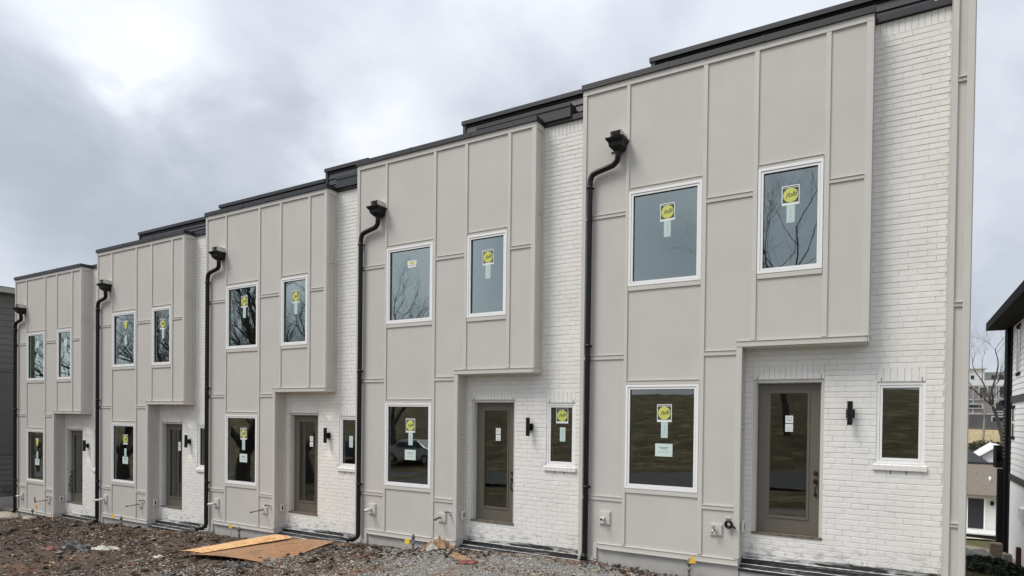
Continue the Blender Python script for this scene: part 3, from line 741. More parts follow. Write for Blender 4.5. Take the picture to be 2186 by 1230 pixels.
def ground_z(x, y):
    x = np.asarray(x, float); y = np.asarray(y, float)
    near = np.clip((y + 60) / 40, 0, 1) * np.clip((60 - y) / 40, 0, 1)
    z = ip(x, ZX) * np.maximum(near, 0) + ip(y, YB) + ip(y, YF)
    z = z + (np.exp(-((x + 2.4) / .8) ** 2 - ((y + .5) / .5) ** 2) * .10 + np.exp(-((x + 4.3) / .8) ** 2 - ((y + .55) / .45) ** 2) * .10 + np.exp(-((x + 9.6) / .9) ** 2 - ((y + .6) / .5) ** 2) * .08
             + np.exp(-((x + 17.5) / 2.6) ** 2 - ((y + 1.6) / 1.0) ** 2) * .16 + np.exp(-((x + 12.9) / 2.5) ** 2 - ((y + 2.0) / .9) ** 2) * .10 + np.exp(-((x + .9 - 1.6) / .8) ** 2 - ((y + .4) / .4) ** 2) * .05)
    con = np.clip((y + 7) / 2, 0, 1) * np.clip((3 - y) / 2, 0, 1)
    rough = np.where(x < -6.5, 1.0, .45)
    z = z + con * rough * (vnoise(x * 1.3, y * 1.3, 1) * .07 + vnoise(x * 3.7, y * 3.7, 2) * .05 + vnoise(x * 9, y * 9, 3) * .035 + vnoise(x * 19, y * 19, 4) * .022)
    z = z + (1 - con) * (vnoise(x * .3, y * .3, 5) * .18 + vnoise(x * 2, y * 2, 6) * .04) * np.clip(np.abs(y - 1) / 10, 0, 1)
    return z
gx = np.concatenate([[-4000, -1500, -600, -300, -180, -120, -90], np.arange(-70, -21, 1.5), np.arange(-21, 5.2, .036), np.arange(5.2, 30, .5), [32, 36, 42, 50, 60, 80, 110, 160, 250, 500, 1200, 4000]])
gy = np.concatenate([[-4000, -1500, -600, -300, -180, -120], np.arange(-90, -6, 1.5), np.arange(-6, -4.6, .12), np.arange(-4.6, .12, .036), np.arange(.12, 6, .25), np.arange(6, 120, 1.5), [130, 150, 180, 230, 300, 500, 1000, 2000, 4000]])
X, Y = np.meshgrid(gx, gy, indexing='ij'); Z = ground_z(X, Y)
nx, ny = X.shape
me = bpy.data.meshes.new('ground')
co = np.stack([X, Y, Z], -1).reshape(-1, 3)
ii, jj = np.meshgrid(np.arange(nx - 1), np.arange(ny - 1), indexing='ij'); a = (ii * ny + jj).ravel()
quads = np.stack([a, a + ny, a + ny + 1, a + 1], 1)
def np_mesh(me, co, polys, k, mi=None, smooth=True):
    me.vertices.add(len(co)); me.vertices.foreach_set('co', co.astype(np.float32).ravel())
    me.loops.add(polys.size); me.loops.foreach_set('vertex_index', polys.astype(np.int32).ravel())
    me.polygons.add(len(polys)); me.polygons.foreach_set('loop_start', np.arange(0, polys.size, k, dtype=np.int32)); me.polygons.foreach_set('loop_total', np.full(len(polys), k, np.int32))
    if mi is not None: me.polygons.foreach_set('material_index', mi.astype(np.int32))
    me.polygons.foreach_set('use_smooth', np.full(len(polys), smooth)); me.update(); me.validate()
np_mesh(me, co, quads, 4)
m = Mat('site_ground', (.15, .12, .1), .95, spec=.15)
xyz = m.z()
gravel = m.ramp(m.noise(95, 4, .75), [(.25, (.055, .05, .045)), (.45, (.19, .18, .165)), (.60, (.33, .32, .30)), (.78, (.62, .60, .57))])
dirt = m.ramp(m.noise(38, 7, .75), [(.25, (.030, .022, .017)), (.45, (.085, .064, .050)), (.62, (.155, .120, .096)), (.80, (.42, .37, .32))])
clay = m.ramp(m.noise(30, 6, .7), [(.3, (.13, .055, .028)), (.7, (.30, .155, .09))])
gf = m.math('ADD', m.math('MULTIPLY', m.math('ADD', xyz[0], 4.0), .45), m.math('MULTIPLY', m.math('SUBTRACT', m.noise(1.4, 5, .65), .5), 3.2))
c = m.mix(m.math('MULTIPLY', gf, 1.0, True), dirt, gravel)
c = m.mix(m.math('MULTIPLY', m.math('MULTIPLY', m.math('SUBTRACT', m.noise(.9, 5, .6, (1, 1.6, 1)), .55), 9.0, True), .8), c, clay)
grass = m.ramp(m.noise(14, 7, .75), [(.25, (.030, .028, .012)), (.5, (.095, .085, .040)), (.75, (.23, .19, .10))])
grass = m.mix(m.math('MULTIPLY', m.math('SUBTRACT', m.noise(.22, 5, .6), .45), 4.0, True), grass, m.ramp(m.noise(9, 6, .7), [(.3, (.035, .045, .014)), (.7, (.10, .115, .045))]))
straw = m.ramp(m.noise(3, 6, .7, (1, .35, 1)), [(.3, (.20, .165, .085)), (.6, (.44, .36, .21)), (.8, (.55, .47, .30))])
far = m.math('MULTIPLY', m.math('SUBTRACT', xyz[1], 76.0), .25, True)
grass = m.mix(far, grass, straw)
front = m.math('MULTIPLY', m.math('SUBTRACT', -6.4, xyz[1]), 2.0, True)
back = m.math('MULTIPLY', m.math('SUBTRACT', xyz[1], 5.0), 1.0, True)
side = m.math('MULTIPLY', m.math('SUBTRACT', xyz[0], 5.4), 3.0, True)
sand = m.math('MULTIPLY', m.math('MULTIPLY', m.math('MULTIPLY', m.math('SUBTRACT', xyz[1], 12.3), 2.0, True), m.math('MULTIPLY', m.math('SUBTRACT', 15.6, xyz[1]), 1.0, True)), m.math('MULTIPLY', m.math('SUBTRACT', xyz[0], 5.3), 5.0, True))
grass = m.mix(m.math('MULTIPLY', m.math('MULTIPLY', m.math('SUBTRACT', xyz[1], 15.0), .8, True), m.math('MULTIPLY', m.math('SUBTRACT', 22.0, xyz[1]), .5, True)), grass, straw)
grass = m.mix(sand, grass, m.ramp(m.noise(6, 6, .7), [(.3, (.30, .25, .18)), (.7, (.58, .51, .41))]))
g = m.math('MAXIMUM', m.math('MAXIMUM', front, back), side)
hill = m.ramp(m.noise(1.1, 9, .8, (.7, 1.2, 1), .5), [(.3, (.016, .015, .008)), (.5, (.080, .068, .036)), (.66, (.24, .19, .11)), (.8, (.45, .40, .30))])
grass = m.mix(front, grass, hill)
c = m.mix(g, c, grass)
m.color(c).bump(m.math('ADD', m.noise(60, 6, .8), m.math('MULTIPLY', m.noise(14, 5, .7), 1.5)), .9, .02)
me.materials.append(m.m)
kind(link('ground', me), 'structure')
# street in front, seen mirrored in the ground floor windows
vary('asphalt', (.07, .07, .072), .9, .3, 6, .4, 90, spec=.2)
sm_ = MB().mat('asphalt'); xs = np.arange(-80, 60, 2.0)
P = [(x, y, float(ip(x, ZX) + ip(y, YF) + .05)) for x in xs for y in (-16.4, -10.6)]
sm_.poly(P, [(2 * i, 2 * i + 2, 2 * i + 3, 2 * i + 1) for i in range(len(xs) - 1)])
kind(link('street', sm_.mesh('street')), 'structure')

# loose stones and clods: too many to count
def stones(name, n, xr, yr, smin, smax, mats, seed, lift=0, bias=None, dens=None):
    rng = np.random.default_rng(seed)
    x = rng.uniform(*xr, n); y = yr[1] - (yr[1] - yr[0]) * rng.random(n) ** 1.1
    if dens is not None:
        keep = rng.random(n) < dens(x, y); x, y = x[keep], y[keep]; n = len(x)
    s = smin + (smax - smin) * rng.random(n) ** 3
    z = ground_z(x, y) + s * .25 + lift
    base = np.array([(1, 0, 0), (0, 1, 0), (-1, 0, 0), (0, -1, 0), (.1, 0, .8), (0, .1, -.7)], float)
    F = np.array([(0, 1, 4), (1, 2, 4), (2, 3, 4), (3, 0, 4), (1, 0, 5), (2, 1, 5), (3, 2, 5), (0, 3, 5)])
    V = base[None] * (1 + rng.uniform(-.35, .35, (n, 6, 3))) * s[:, None, None] * np.stack([rng.uniform(.7, 1.3, n), rng.uniform(.6, 1.1, n), rng.uniform(.4, .9, n)], 1)[:, None]
    th = rng.uniform(0, 6.28, n); c_, s_ = np.cos(th), np.sin(th); vx = V[..., 0] * c_[:, None] - V[..., 1] * s_[:, None]; vy = V[..., 0] * s_[:, None] + V[..., 1] * c_[:, None]
    tl = rng.uniform(-.5, .5, n); vz = V[..., 2] + vx * tl[:, None]
    V = np.stack([vx + x[:, None], vy + y[:, None], vz + z[:, None]], -1).reshape(-1, 3)
    polys = (F[None] + 6 * np.arange(n)[:, None, None]).reshape(-1, 3)
    me = bpy.data.meshes.new(name)
    for mm in mats: me.materials.append(M[mm])
    mi = np.repeat(rng.choice(len(mats), n, p=bias), 8)
    np_mesh(me, V, polys, 3, mi, False)
    return kind(link(name, me), 'stuff')
vary('stone_light', (.42, .41, .385), .85, .2, 20, .4, 90); vary('stone_mid', (.25, .24, .225), .85, .25, 20, .4, 90); vary('stone_dark', (.12, .11, .10), .85, .3, 20)
vary('clod_brown', (.082, .060, .046), .95, .35, 16, .5, 60, spec=.1); vary('clod_dark', (.042, .031, .025), .95, .3, 16, .5, 60, spec=.1); vary('clay_bit', (.22, .095, .05), .9, .3, 16, .4, 60, spec=.1)
vary('chip_tan', (.45, .38, .29), .85, .2, 16)
clear = lambda x, y: ((x < -7.3) | (x > -5.2) | (y < -2.2))
stones('gravel', 60000, (-8.5, 5.2), (-3.6, -.02), .007, .024, ['stone_light', 'stone_mid', 'stone_dark', 'chip_tan'], 1, 0, [.38, .34, .2, .08],
       dens=lambda x, y: np.clip((x + 8.5) / 4.5, 0, 1) * np.where((x < -7.2) | (x > -5.2) | (y < -2.2), 1, .1) * np.clip(.75 + vnoise(x * 1.3, y * 1.3, 8) * 1.3, .1, 1))
stones('clods', 90000, (-21.5, -3.0), (-4.8, -.02), .006, .030, ['clod_brown', 'clod_dark', 'stone_mid', 'clay_bit', 'stone_light'], 2, 0, [.52, .26, .17, .012, .038],
       dens=lambda x, y: np.clip(.55 + vnoise(x * .9, y * 1.6, 12) * 1.6, .08, 1) * np.clip((-3.2 - x) / 4, .12, 1) * np.where((x < -7.4) | (x > -5.1) | (y < -2.2), 1, .1))
stones('large_clods', 1500, (-21.5, -3.0), (-4.8, -.1), .03, .085, ['clod_brown', 'clod_dark', 'stone_mid'], 6, 0, [.5, .4, .1])
stones('dark_mulch', 4500, (-5.0, 2.6), (-1.1, -.04), .015, .045, ['clod_dark', 'clod_brown', 'clay_bit', 'stone_mid'], 3, .012, [.46, .36, .06, .12],
       dens=lambda x, y: np.maximum(np.exp(-((x + 4.3) / .6) ** 2 - ((y + .45) / .4) ** 2), np.maximum(.8 * np.exp(-((x + 2.4) / .7) ** 2 - ((y + .4) / .35) ** 2), .7 * np.exp(-((x - 1.1) / .8) ** 2 - ((y + .25) / .25) ** 2))))

vary('litter', (.16, .085, .045), .8, .4, 20); vary('straw_bit', (.42, .33, .20), .8, .2, 20)
def litter(name, n, seed, dens):
    rng = np.random.default_rng(seed); x = rng.uniform(-21, 3, n); y = -.03 - 4.5 * rng.random(n) ** 1.3
    keep = rng.random(n) < dens(x, y); x, y = x[keep], y[keep]; n = len(x); z = ground_z(x, y) + .012 + rng.random(n) * .012
    th = rng.uniform(0, 3.14, n); l = rng.uniform(.012, .045, n); w_ = l * rng.uniform(.15, .5, n); h = rng.uniform(-.012, .016, n)
    dx, dy = np.cos(th) * l, np.sin(th) * l; ex, ey = -np.sin(th) * w_, np.cos(th) * w_
    V = np.stack([np.stack([x - dx, y - dy, z], -1), np.stack([x + ex, y + ey, z + h], -1), np.stack([x + dx, y + dy, z + h * .5 + .004], -1), np.stack([x - ex, y - ey, z], -1)], 1).reshape(-1, 3)
    me = bpy.data.meshes.new(name)
    for mm in ('litter', 'straw_bit', 'clod_dark'): me.materials.append(M[mm])
    np_mesh(me, V, np.arange(4 * n).reshape(n, 4), 4, rng.choice(3, n, p=[.5, .2, .3]), False); kind(link(name, me), 'stuff')
litter('leaf_litter', 26000, 21, lambda x, y: np.clip(.25 + vnoise(x * 1.1, y * 2, 31) * 2.0, .03, 1) * np.where((x < -7.4) | (x > -5.1) | (y < -2.2), 1, .04))

# ------------------------------------------------------------------ things lying and standing in front of the row
m = Mat('osb_bright', (.62, .38, .18), .75, spec=.2)
def osb(mm, cs):
    a = mm.noise(34, 4, .6, (1, .5, 1), .8); b = mm.noise(7, 6, .7)
    c = mm.ramp(a, [(.3, cs[0]), (.5, cs[1]), (.7, cs[2])]); c = mm.mix(mm.math('MULTIPLY', mm.math('GREATER_THAN', mm.noise(5, 6, .75, (1, .5, 1)), .56), .55), c, cs[3])
    mm.color(c).bump(a, .5, .004)
osb(m, [(.46, .22, .08), (.66, .40, .19), (.84, .62, .38), (.38, .16, .055)]); M['osb_a'] = m.m
m = Mat('osb_wet', (.3, .16, .08), .5, spec=.4); osb(m, [(.22, .10, .045), (.33, .18, .09), (.50, .30, .17), (.17, .09, .045)]); M['osb_b'] = m.m
vary('osb_edge', (.09, .045, .02), .8, .3, 30)
def sheet(name, corners, mat, label, bulge, lift, th=.010):
    A, B, C_, D_ = [Vector(c) for c in corners]; n = 26; mb = MB(); T = []; Bt = []
    for i in range(n + 1):
        for j in range(n + 1):
            u, v = i / n, j / n; p = (A * (1 - u) + B * u) * (1 - v) + (D_ * (1 - u) + C_ * u) * v
            g = p.z + bulge(u, v) + lift
            T.append((p.x, p.y, g)); Bt.append((p.x, p.y, g - th))
    k = n + 1; mb.mat(mat); F = [(i * k + j, (i + 1) * k + j, (i + 1) * k + j + 1, i * k + j + 1) for i in range(n) for j in range(n)]
    mb.poly(T, F, True); mb.mat('osb_edge').poly(Bt, [f[::-1] for f in F], True)
    def edge(idx):
        pts = [T[i] for i in idx] + [Bt[i] for i in idx]; q = len(idx); mb.poly(pts, [(i, i + q, i + q + 1, i + 1) for i in range(q - 1)] + [(i + 1, i + q + 1, i + q, i) for i in range(q - 1)])
    edge([i * k for i in range(k)]); edge([i * k + n for i in range(k)]); edge(list(range(k))); edge([n * k + j for j in range(k)])
    o = link(name, mb.mesh(name)); tag(o, label, 'plywood'); o['group'] = 'wood sheets on the dirt'; return o
sheet('plywood_sheet', [(-6.95, -2.05, -.60), (-5.02, -1.75, -.58), (-5.45, -.12, -.545), (-6.75, -.30, -.60)], 'osb_b', 'darker damp brown wood sheet partly under the bright one', lambda u, v: .04 * math.sin(math.pi * u) * (1 - .6 * v) - .03 * (1 - v) * u, .03)
sheet('plywood_sheet', [(-7.55, -2.12, -.655), (-6.75, -1.93, -.60), (-6.38, -.36, -.555), (-7.30, -.34, -.60)], 'osb_a', 'bright orange wood sheet lying on top of the darker one', lambda u, v: .05 * math.sin(math.pi * u) + .02 * u, .032)

def marker_flag(x, y, z, mat, label, tilt=0.0, tri=False):
    root = thing('marker_flag', label, 'marker flag', (x, y, z), 'small marker flags along the wall')
    gzz = float(ground_z(x, y)) - z
    link('wire', MB().mat('steel').tube([(0, 0, gzz - .03), (.01, 0, .0), (0, 0, .07)], .0035, 6).mesh('wire'), root)
    mb = MB().mat(mat)
    if tri: P = [(-.055, -.06), (.05, -.055), (.0, .07)]
    else: P = [(-.06, -.04), (.02, -.065), (.06, -.01), (.02, .06), (-.04, .04)]
    ca, sa = math.cos(tilt), math.sin(tilt); q = [(a * ca - b * sa, .012 * math.sin(9 * a), a * sa + b * ca) for a, b in P]; n = len(q)
    mb.poly([(a, b - .006, c) for a, b, c in q] + [(a, b - .003, c) for a, b, c in q], [tuple(range(n)), tuple(range(2 * n - 1, n - 1, -1))] + [(i, i + n, (i + 1) % n + n, (i + 1) % n) for i in range(n)])
    link('flag', mb.mesh('flag'), root)
marker_flag(1.93, -.18, .03, 'flag_yellow', 'yellow marker flag beside the pipe of the rightmost townhouse', .1, True)
marker_flag(-3.44, -.2, -.29, 'flag_yellow', 'yellow tape flag hanging by the pipe near the brown mulch heap', 1.4)
marker_flag(-8.73, -.18, -.51, 'flag_yellow', 'yellow triangular flag behind the plywood sheets', 0, True)
marker_flag(-13.75, -.18, -.72, 'flag_yellow', 'yellow tilted flag at the wall of the second townhouse from the left', .7)
marker_flag(-18.09, -.18, -.84, 'flag_orange', 'orange flag at the wall of the leftmost townhouse', .2)
where = ['rightmost', 'second from the right', 'middle', 'second from the left', 'leftmost']
for k, (x, zt, zb) in enumerate([(1.875, .03, -.30), (-3.34, -.15, -.50), (-8.47, -.51, -.85), (-13.42, -.71, -1.05), (-18.43, -.93, -1.27)]):
    root = thing('ground_pipe', 'short grey capped pipe standing in the dirt before the %s townhouse' % where[k], 'pipe', (x, -.15, zb), 'capped pipes along the wall')
    h = zt - zb
    link('pipe', MB().mat('grey_pipe').tube([(0, 0, -.05), (0, 0, h - .06)], .018, 10).mesh('pipe'), root)
    link('cap', MB().mat('grey_pipe').tube([(0, 0, h - .10), (0, 0, h - .06), (0, 0, h - .03), (0, 0, h)], [.028, .034, .026, .012], 10).mesh('cap'), root)
    link('collar', MB().mat('grey_pipe').tube([(0, 0, h * .45), (0, 0, h * .45 + .04)], .027, 10).mesh('collar'), root)
vary('stake_yellow', (.75, .60, .25), .7, .1, 20); 
root = tag(link('survey_stake', MB().mat('stake_yellow').hexa([(-.012, -.006, -.1), (.012, -.006, -.1), (.012, .006, -.1), (-.012, .006, -.1), (.008, -.006, .17), (.03, -.006, .17), (.03, .006, .17), (.008, .006, .17)]).mesh('survey_stake'), None, (-16.91, -.25, -1.12)), 'thin pale stake in the dirt right of the orange flag', 'stake')

def crumple(name, cx_, cy_, rx_, ry_, h, mat, label, cat, seed, rz=0.0, th=.006, n=16):
    rng = np.random.default_rng(seed); mb = MB().mat(mat); P = []
    off = rng.uniform(0, 50)
    for i in range(n + 1):
        for j in range(n + 1):
            u, v = i / n * 2 - 1, j / n * 2 - 1
            rr = 1 - .25 * float(vnoise(np.array(u * 2 + off), np.array(v * 2), seed)) * 2
            a, b = u * rx_ * rr, v * ry_ * rr; x = cx_ + a * math.cos(rz) - b * math.sin(rz); y = cy_ + a * math.sin(rz) + b * math.cos(rz)
            hh = h * max(0, 1 - u * u) ** .5 * max(0, 1 - v * v) ** .5 * (.55 + 1.1 * float(vnoise(np.array(u * 4 + off), np.array(v * 4), seed + 1))) + .35 * h * float(vnoise(np.array(u * 9 + off), np.array(v * 9), seed + 2))
            P.append((x, y, float(ground_z(x, y)) + max(.004, hh) + .012))
    k = n + 1; F = [(i * k + j, (i + 1) * k + j, (i + 1) * k + j + 1, i * k + j + 1) for i in range(n) for j in range(n)]
    lo = [(p[0], p[1], p[2] - th) for p in P]
    mb.poly(P, F); mb.poly(lo, [f[::-1] for f in F])
    rim = [i * k for i in range(k)] + [n * k + j for j in range(1, k)] + [i * k + n for i in range(n - 1, -1, -1)] + [j for j in range(n - 1, 0, -1)]
    q = len(rim); mb.poly([P[i] for i in rim] + [lo[i] for i in rim], [(i, i + q, (i + 1) % q + q, (i + 1) % q) for i in range(q)])
    return tag(link(name, mb.mesh(name)), label, cat)
vary('kraft', (.33, .21, .12), .7, .35, 14, .4, 40); vary('rag_white', (.55, .53, .48), .8, .3, 14, .3, 60); vary('tarp_black', (.018, .016, .015), .45, .3, 12); vary('wrap_red', (.19, .055, .04), .6, .4, 14); vary('rock_tan', (.36, .30, .24), .9, .25, 9, .6, 40)
crumple('crumpled_paper', -2.62, -.30, .26, .14, .26, 'kraft', 'crumpled brown wrapping paper against the foundation', 'wrapping paper', 11, .1)
crumple('paper_scrap', -2.60, -.46, .10, .07, .12, 'rag_white', 'white torn scrap below the crumpled brown paper', 'paper scrap', 12, .5)
crumple('brown_wrap', -1.80, -.72, .24, .07, .06, 'kraft', 'tan strip of wrapping right of the crumpled paper', 'wrapping', 13, -.3)
crumple('red_wrap', -1.50, -.90, .15, .08, .05, 'wrap_red', 'dull red plastic wrap in the pale gravel', 'plastic wrap', 14, .4)
crumple('white_rag', -9.80, -2.10, .34, .06, .09, 'rag_white', 'dirty white rag in the dark soil', 'rag', 15, .25)
crumple('black_plastic', -10.45, -2.25, .42, .17, .12, 'tarp_black', 'black plastic sheet left of the white rag', 'plastic sheet', 16, .1)
crumple('red_scrap', -10.95, -2.55, .12, .09, .05, 'wrap_red', 'small faded red scrap left of the black plastic', 'scrap', 17)
crumple('dark_bundle', -5.35, -2.15, .30, .10, .09, 'tarp_black', 'dark scrap at the front edge of the damp wood sheet', 'scrap', 18, .1)
crumple('white_scrap', -7.75, -2.15, .13, .07, .05, 'rag_white', 'small white scrap left of the bright wood sheet', 'scrap', 19)
def rock(cx_, cy_, r, label, seed, flat=.6):
    rng = np.random.default_rng(seed); mb = MB().mat('rock_tan'); n = 12; P = []
    for i in range(1, n):
        for j in range(n):
            th_, ph = math.pi * i / n, 2 * math.pi * j / n; d = Vector((math.sin(th_) * math.cos(ph), math.sin(th_) * math.sin(ph), math.cos(th_)))
            k = 1 + .5 * float(vnoise(np.array(d.x * 2 + seed * 3), np.array(d.y * 2 + d.z * 1.7), seed)); P.append((d.x * r * k * 1.5, d.y * r * k, d.z * r * k * flat))
    F = [(i * n + j, (i + 1) * n + j, (i + 1) * n + (j + 1) % n, i * n + (j + 1) % n) for i in range(n - 2) for j in range(n)] + [tuple(range(n)), tuple(range((n - 2) * n + n - 1, (n - 2) * n - 1, -1))]
    mb.poly(P, F); tag(link('rock', mb.mesh('rock'), None, (cx_, cy_, float(ground_z(cx_, cy_)) + r * flat * .45)), label, 'rock', 'rocks at the left')
rock(-18.0, -.95, .30, 'broad tan rock on the soil at the far left', 4, .45); rock(-17.0, -.75, .14, 'small pale rock right of the broad one', 7)
vary('lath', (.36, .29, .22), .8, .2, 12)
tag(link('lath', MB().mat('lath').hexa([(-11.0, -3.30, -.965), (-9.6, -2.86, -.90), (-9.62, -2.81, -.90), (-11.02, -3.24, -.965), (-11.0, -3.30, -.945), (-9.6, -2.86, -.88), (-9.62, -2.81, -.88), (-11.02, -3.24, -.945)]).mesh('lath')), 'long thin wooden lath lying on the soil at lower left', 'lath')

# ------------------------------------------------------------------ dark grey neighbour on the left
vary('slate_lap', (.155, .148, .136), .6, .10, 2.2, .3, 70, stretch=(1, .2, 1)); vary('slate_trim', (.135, .13, .12), .55, .1, 3); vary('fascia_pale', (.42, .41, .38), .5, .05, 3)
def lap_wall_x(mb, X, y0, y1, z0, z1, e, out=1):
    z = z0
    while z < z1 - .01:
        t = min(e, z1 - z); mb.poly([(X + .018 * out, y0, z), (X + .018 * out, y1, z), (X + .004 * out, y1, z + t - .004), (X + .004 * out, y0, z + t - .004), (X, y0, z), (X, y1, z)], [(0, 1, 2, 3) if out > 0 else (3, 2, 1, 0), (0, 4, 5, 1)]); z += e
root = thing('grey_house', 'dark grey lap sided house beyond the left end of the row', 'house', (-23, 0, -1.8))
T = lambda z: z + 1.8
mb = MB().mat('slate_lap').box(-9, 0, -1.5, 9, -.6, T(6.0)); lap_wall_x(mb, 0.001, -1.5, 9, T(-1.0), T(.45), .19); lap_wall_x(mb, 0.001, -1.5, 9, T(3.42), T(6.0), .21)
link('wall', mb.mesh('wall'), root)
mb = MB().mat('slate_trim').box(.0185, .034, -1.5, 9, T(3.33), T(3.41)); mb.box(.0185, .034, -1.5, 9, T(.46), T(.56)); mb.box(.001, .012, -1.5, 9, T(.561), T(3.329))
for y in (-.9, .2, 1.3, 2.4): mb.box(.013, .026, y, y + .07, T(.561), T(3.329))
link('trim_boards', mb.mesh('trim_boards'), root)
mb = MB().mat('fascia_pale').box(-9.5, .35, -1.9, 9.4, T(6.02), T(6.2)); mb.mat('charcoal_coping').prism([(-9.6, T(6.205)), (.38, T(6.205)), (-4.6, T(6.6))], -1.95, 9.45)
link('roof', mb.mesh('roof'), root)
link('outlet_box', MB().mat('slate_trim').box(.02, .10, .74, .92, T(-.82), T(-.64)).mesh('outlet_box'), root)
mb = MB().mat('concrete').box(.035, .05, -1.5, 9, -.4, T(-1.0)); link('foundation', mb.mesh('foundation'), root)
vary('grey_wood', (.24, .22, .20), .8, .2, 8, .4, 60)
root = thing('wooden_steps', 'weathered grey wooden step between the grey house and the row', 'steps', (-22.2, .6, -1.75))
link('tread', MB().mat('grey_wood').box(-.6, 1.5, -.25, .9, .38, .46).mesh('tread'), root); link('stringer', MB().mat('grey_wood').box(-.55, 1.45, -.2, -.15, -.1, .37).mesh('stringer'), root)

# ------------------------------------------------------------------ white house on the right
vary('white_lap', (.93, .93, .93), .5, .03, 2); vary('off_white_brick', (.90, .90, .89), .8, .06, 30, .7, 14); vary('black_trim', (.009, .009, .010), .8, .2, 4, spec=.12); vary('dark_glass', (.02, .025, .03), .08, .2, 3)
vary('band_grey', (.028, .028, .030), .55, .15, 5)
root = thing('white_house', 'white lap sided house with black trim at the right edge', 'house', (7.62, 0, -2.2)); T = lambda z: z + 2.2
mb = MB().mat('white_lap').box(0, 9, 3, 14.95, -.5, T(5.12)); lap_wall_x(mb, -.001, 3, 14.85, T(.40), T(2.63), .17, -1); lap_wall_x(mb, -.001, 3, 14.85, T(2.85), T(5.10), .17, -1)
mb.mat('off_white_brick').box(-.02, -.001, 3, 14.85, -.4, T(.19)); link('wall', mb.mesh('wall'), root)
mb = MB().mat('black_trim').box(-.045, -.0195, 14.72, 14.99, -.3, T(5.1)); mb.box(-.045, .2, 14.951, 14.99, -.3, T(5.1))
mb.mat('band_grey').box(-.05, -.021, 3, 14.71, T(.20), T(.39)); mb.box(-.05, -.0205, 3, 14.71, T(2.64), T(2.84)); link('trim_boards', mb.mesh('trim_boards'), root)
mb = MB().mat('black_trim').box(-.62, 9.6, 2.4, 15.55, T(5.05), T(5.10)); mb.box(-.66, -.6205, 2.4, 15.55, T(5.05), T(5.30)); mb.box(-.62, 9.6, 15.5, 15.55, T(5.101), T(5.26)).poly([(-.64, 2.4, T(5.302)), (9.6, 2.4, T(5.302)), (9.6, 15.58, T(5.302)), (-.64, 15.58, T(5.302)), (4.5, 7.5, T(7.3)), (4.5, 10.5, T(7.3))], [(0, 1, 4), (1, 2, 5, 4), (2, 3, 5), (3, 0, 4, 5), (3, 2, 1, 0)]); link('roof', mb.mesh('roof'), root)
for y0, y1, z0, z1, nm in ((13.35, 13.95, 3.52, 4.88, 'window'), (14.1, 14.62, 1.58, 2.45, 'window')):
    mb = MB().mat('black_trim'); mb.box(-.04, -.0195, y0 - .05, y1 + .05, T(z0) - .09, T(z0)); mb.box(-.04, -.0195, y0 - .05, y1 + .05, T(z1), T(z1) + .09)
    mb.mat('white_vinyl'); mb.box(-.03, -.0195, y0, y0 + .06, T(z0), T(z1)); mb.box(-.03, -.0195, y1 - .06, y1, T(z0), T(z1)); mb.box(-.03, -.0195, y0 + .06, y1 - .06, T((z0 + z1) / 2) - .03, T((z0 + z1) / 2) + .03)
    wn_ = link('window', mb.mesh('window'), root); link('pane', MB().mat('dark_glass').box(-.024, -.0193, y0 + .061, y1 - .061, T(z0), T(z1)).mesh('pane'), wn_)
link('vent', MB().mat('white_vinyl').box(-.10, -.021, 12.0, 12.6, T(-.75), T(-.40)).mesh('vent'), root)
mb = MB().mat('black_trim')
# rear balconies and their posts beyond the corner
mb.box(-.12, .20, 14.995, 15.6, -.6, T(5.04))
mb.box(-.27, -.125, 15.3, 15.6, -.6, T(.48))
link('porch_post', mb.mesh('porch_post'), root)
mb = MB().mat('black_trim').box(-.30, 2, 15.61, 16.3, T(.50), T(.70)); mb.box(-.30, -.26, 15.61, 16.3, T(.701), T(1.23)); mb.box(-.26, 2, 16.26, 16.3, T(.701), T(1.23)); mb.box(-.16, 2, 15.61, 16.3, T(2.6), T(2.75))
mb.mat('band_grey')
for i in range(14): mb.box(-.135, -.121, 15.05, 15.6, T(.85 + i * .12), T(.91 + i * .12))
link('balcony', mb.mesh('balcony'), root)
# ------------------------------------------------------------------ small white house with brown roof
vary('shingle_brown', (.17, .145, .115), .95, .35, 6, .6, 30, stretch=(3, 1, 1)); vary('shingle_dark', (.035, .035, .037), .9, .3, 4, .5, 20); vary('render_white', (.66, .66, .64), .8, .06, 2); vary('door_dark', (.018, .019, .024), .5, .2, 3)
root = thing('small_house', 'small white single storey house with a brown shingle roof', 'house', (8.4, 40.9, -5.9), rz=math.radians(2))
link('wall', MB().mat('render_white').box(-6, 6, 0, 7, -1, 2.85).mesh('wall'), root)
mb = MB().mat('shingle_brown').hexa([(-6.4, -.5, 2.80), (6.4, -.5, 2.80), (6.4, 5, 4.55), (-6.4, 5, 4.55), (-6.4, -.5, 2.93), (6.4, -.5, 2.93), (6.4, 5, 4.70), (-6.4, 5, 4.70)]); mb.mat('band_grey').box(-6.4, 6.4, 4.95, 5.2, 4.55, 4.86); ro = link('roof', mb.mesh('roof'), root)
mb = MB().mat('white_vinyl'); mb.tube([(1.85, 2.0, 3.6), (1.85, 2.0, 4.0)], .07, 8); mb.box(1.6, 2.3, 1.9, 2.2, 3.55, 3.62); link('roof_vent', mb.mesh('roof_vent'), ro)
dr = link('door', MB().mat('door_dark').box(.30, 1.24, -.03, -.001, .55, 2.60).mesh('door'), root); link('door_frame', MB().mat('white_vinyl').box(.20, .299, -.05, -.001, .5, 2.7).box(1.241, 1.34, -.05, -.001, .5, 2.7).mesh('door_frame'), root)
link('wall_light', MB().mat('black_trim').box(1.62, 1.80, -.12, -.001, 2.2, 2.38).prism([(1.57, 2.38), (1.85, 2.38), (1.71, 2.5)], -.15, -.001).mesh('wall_light'), root)
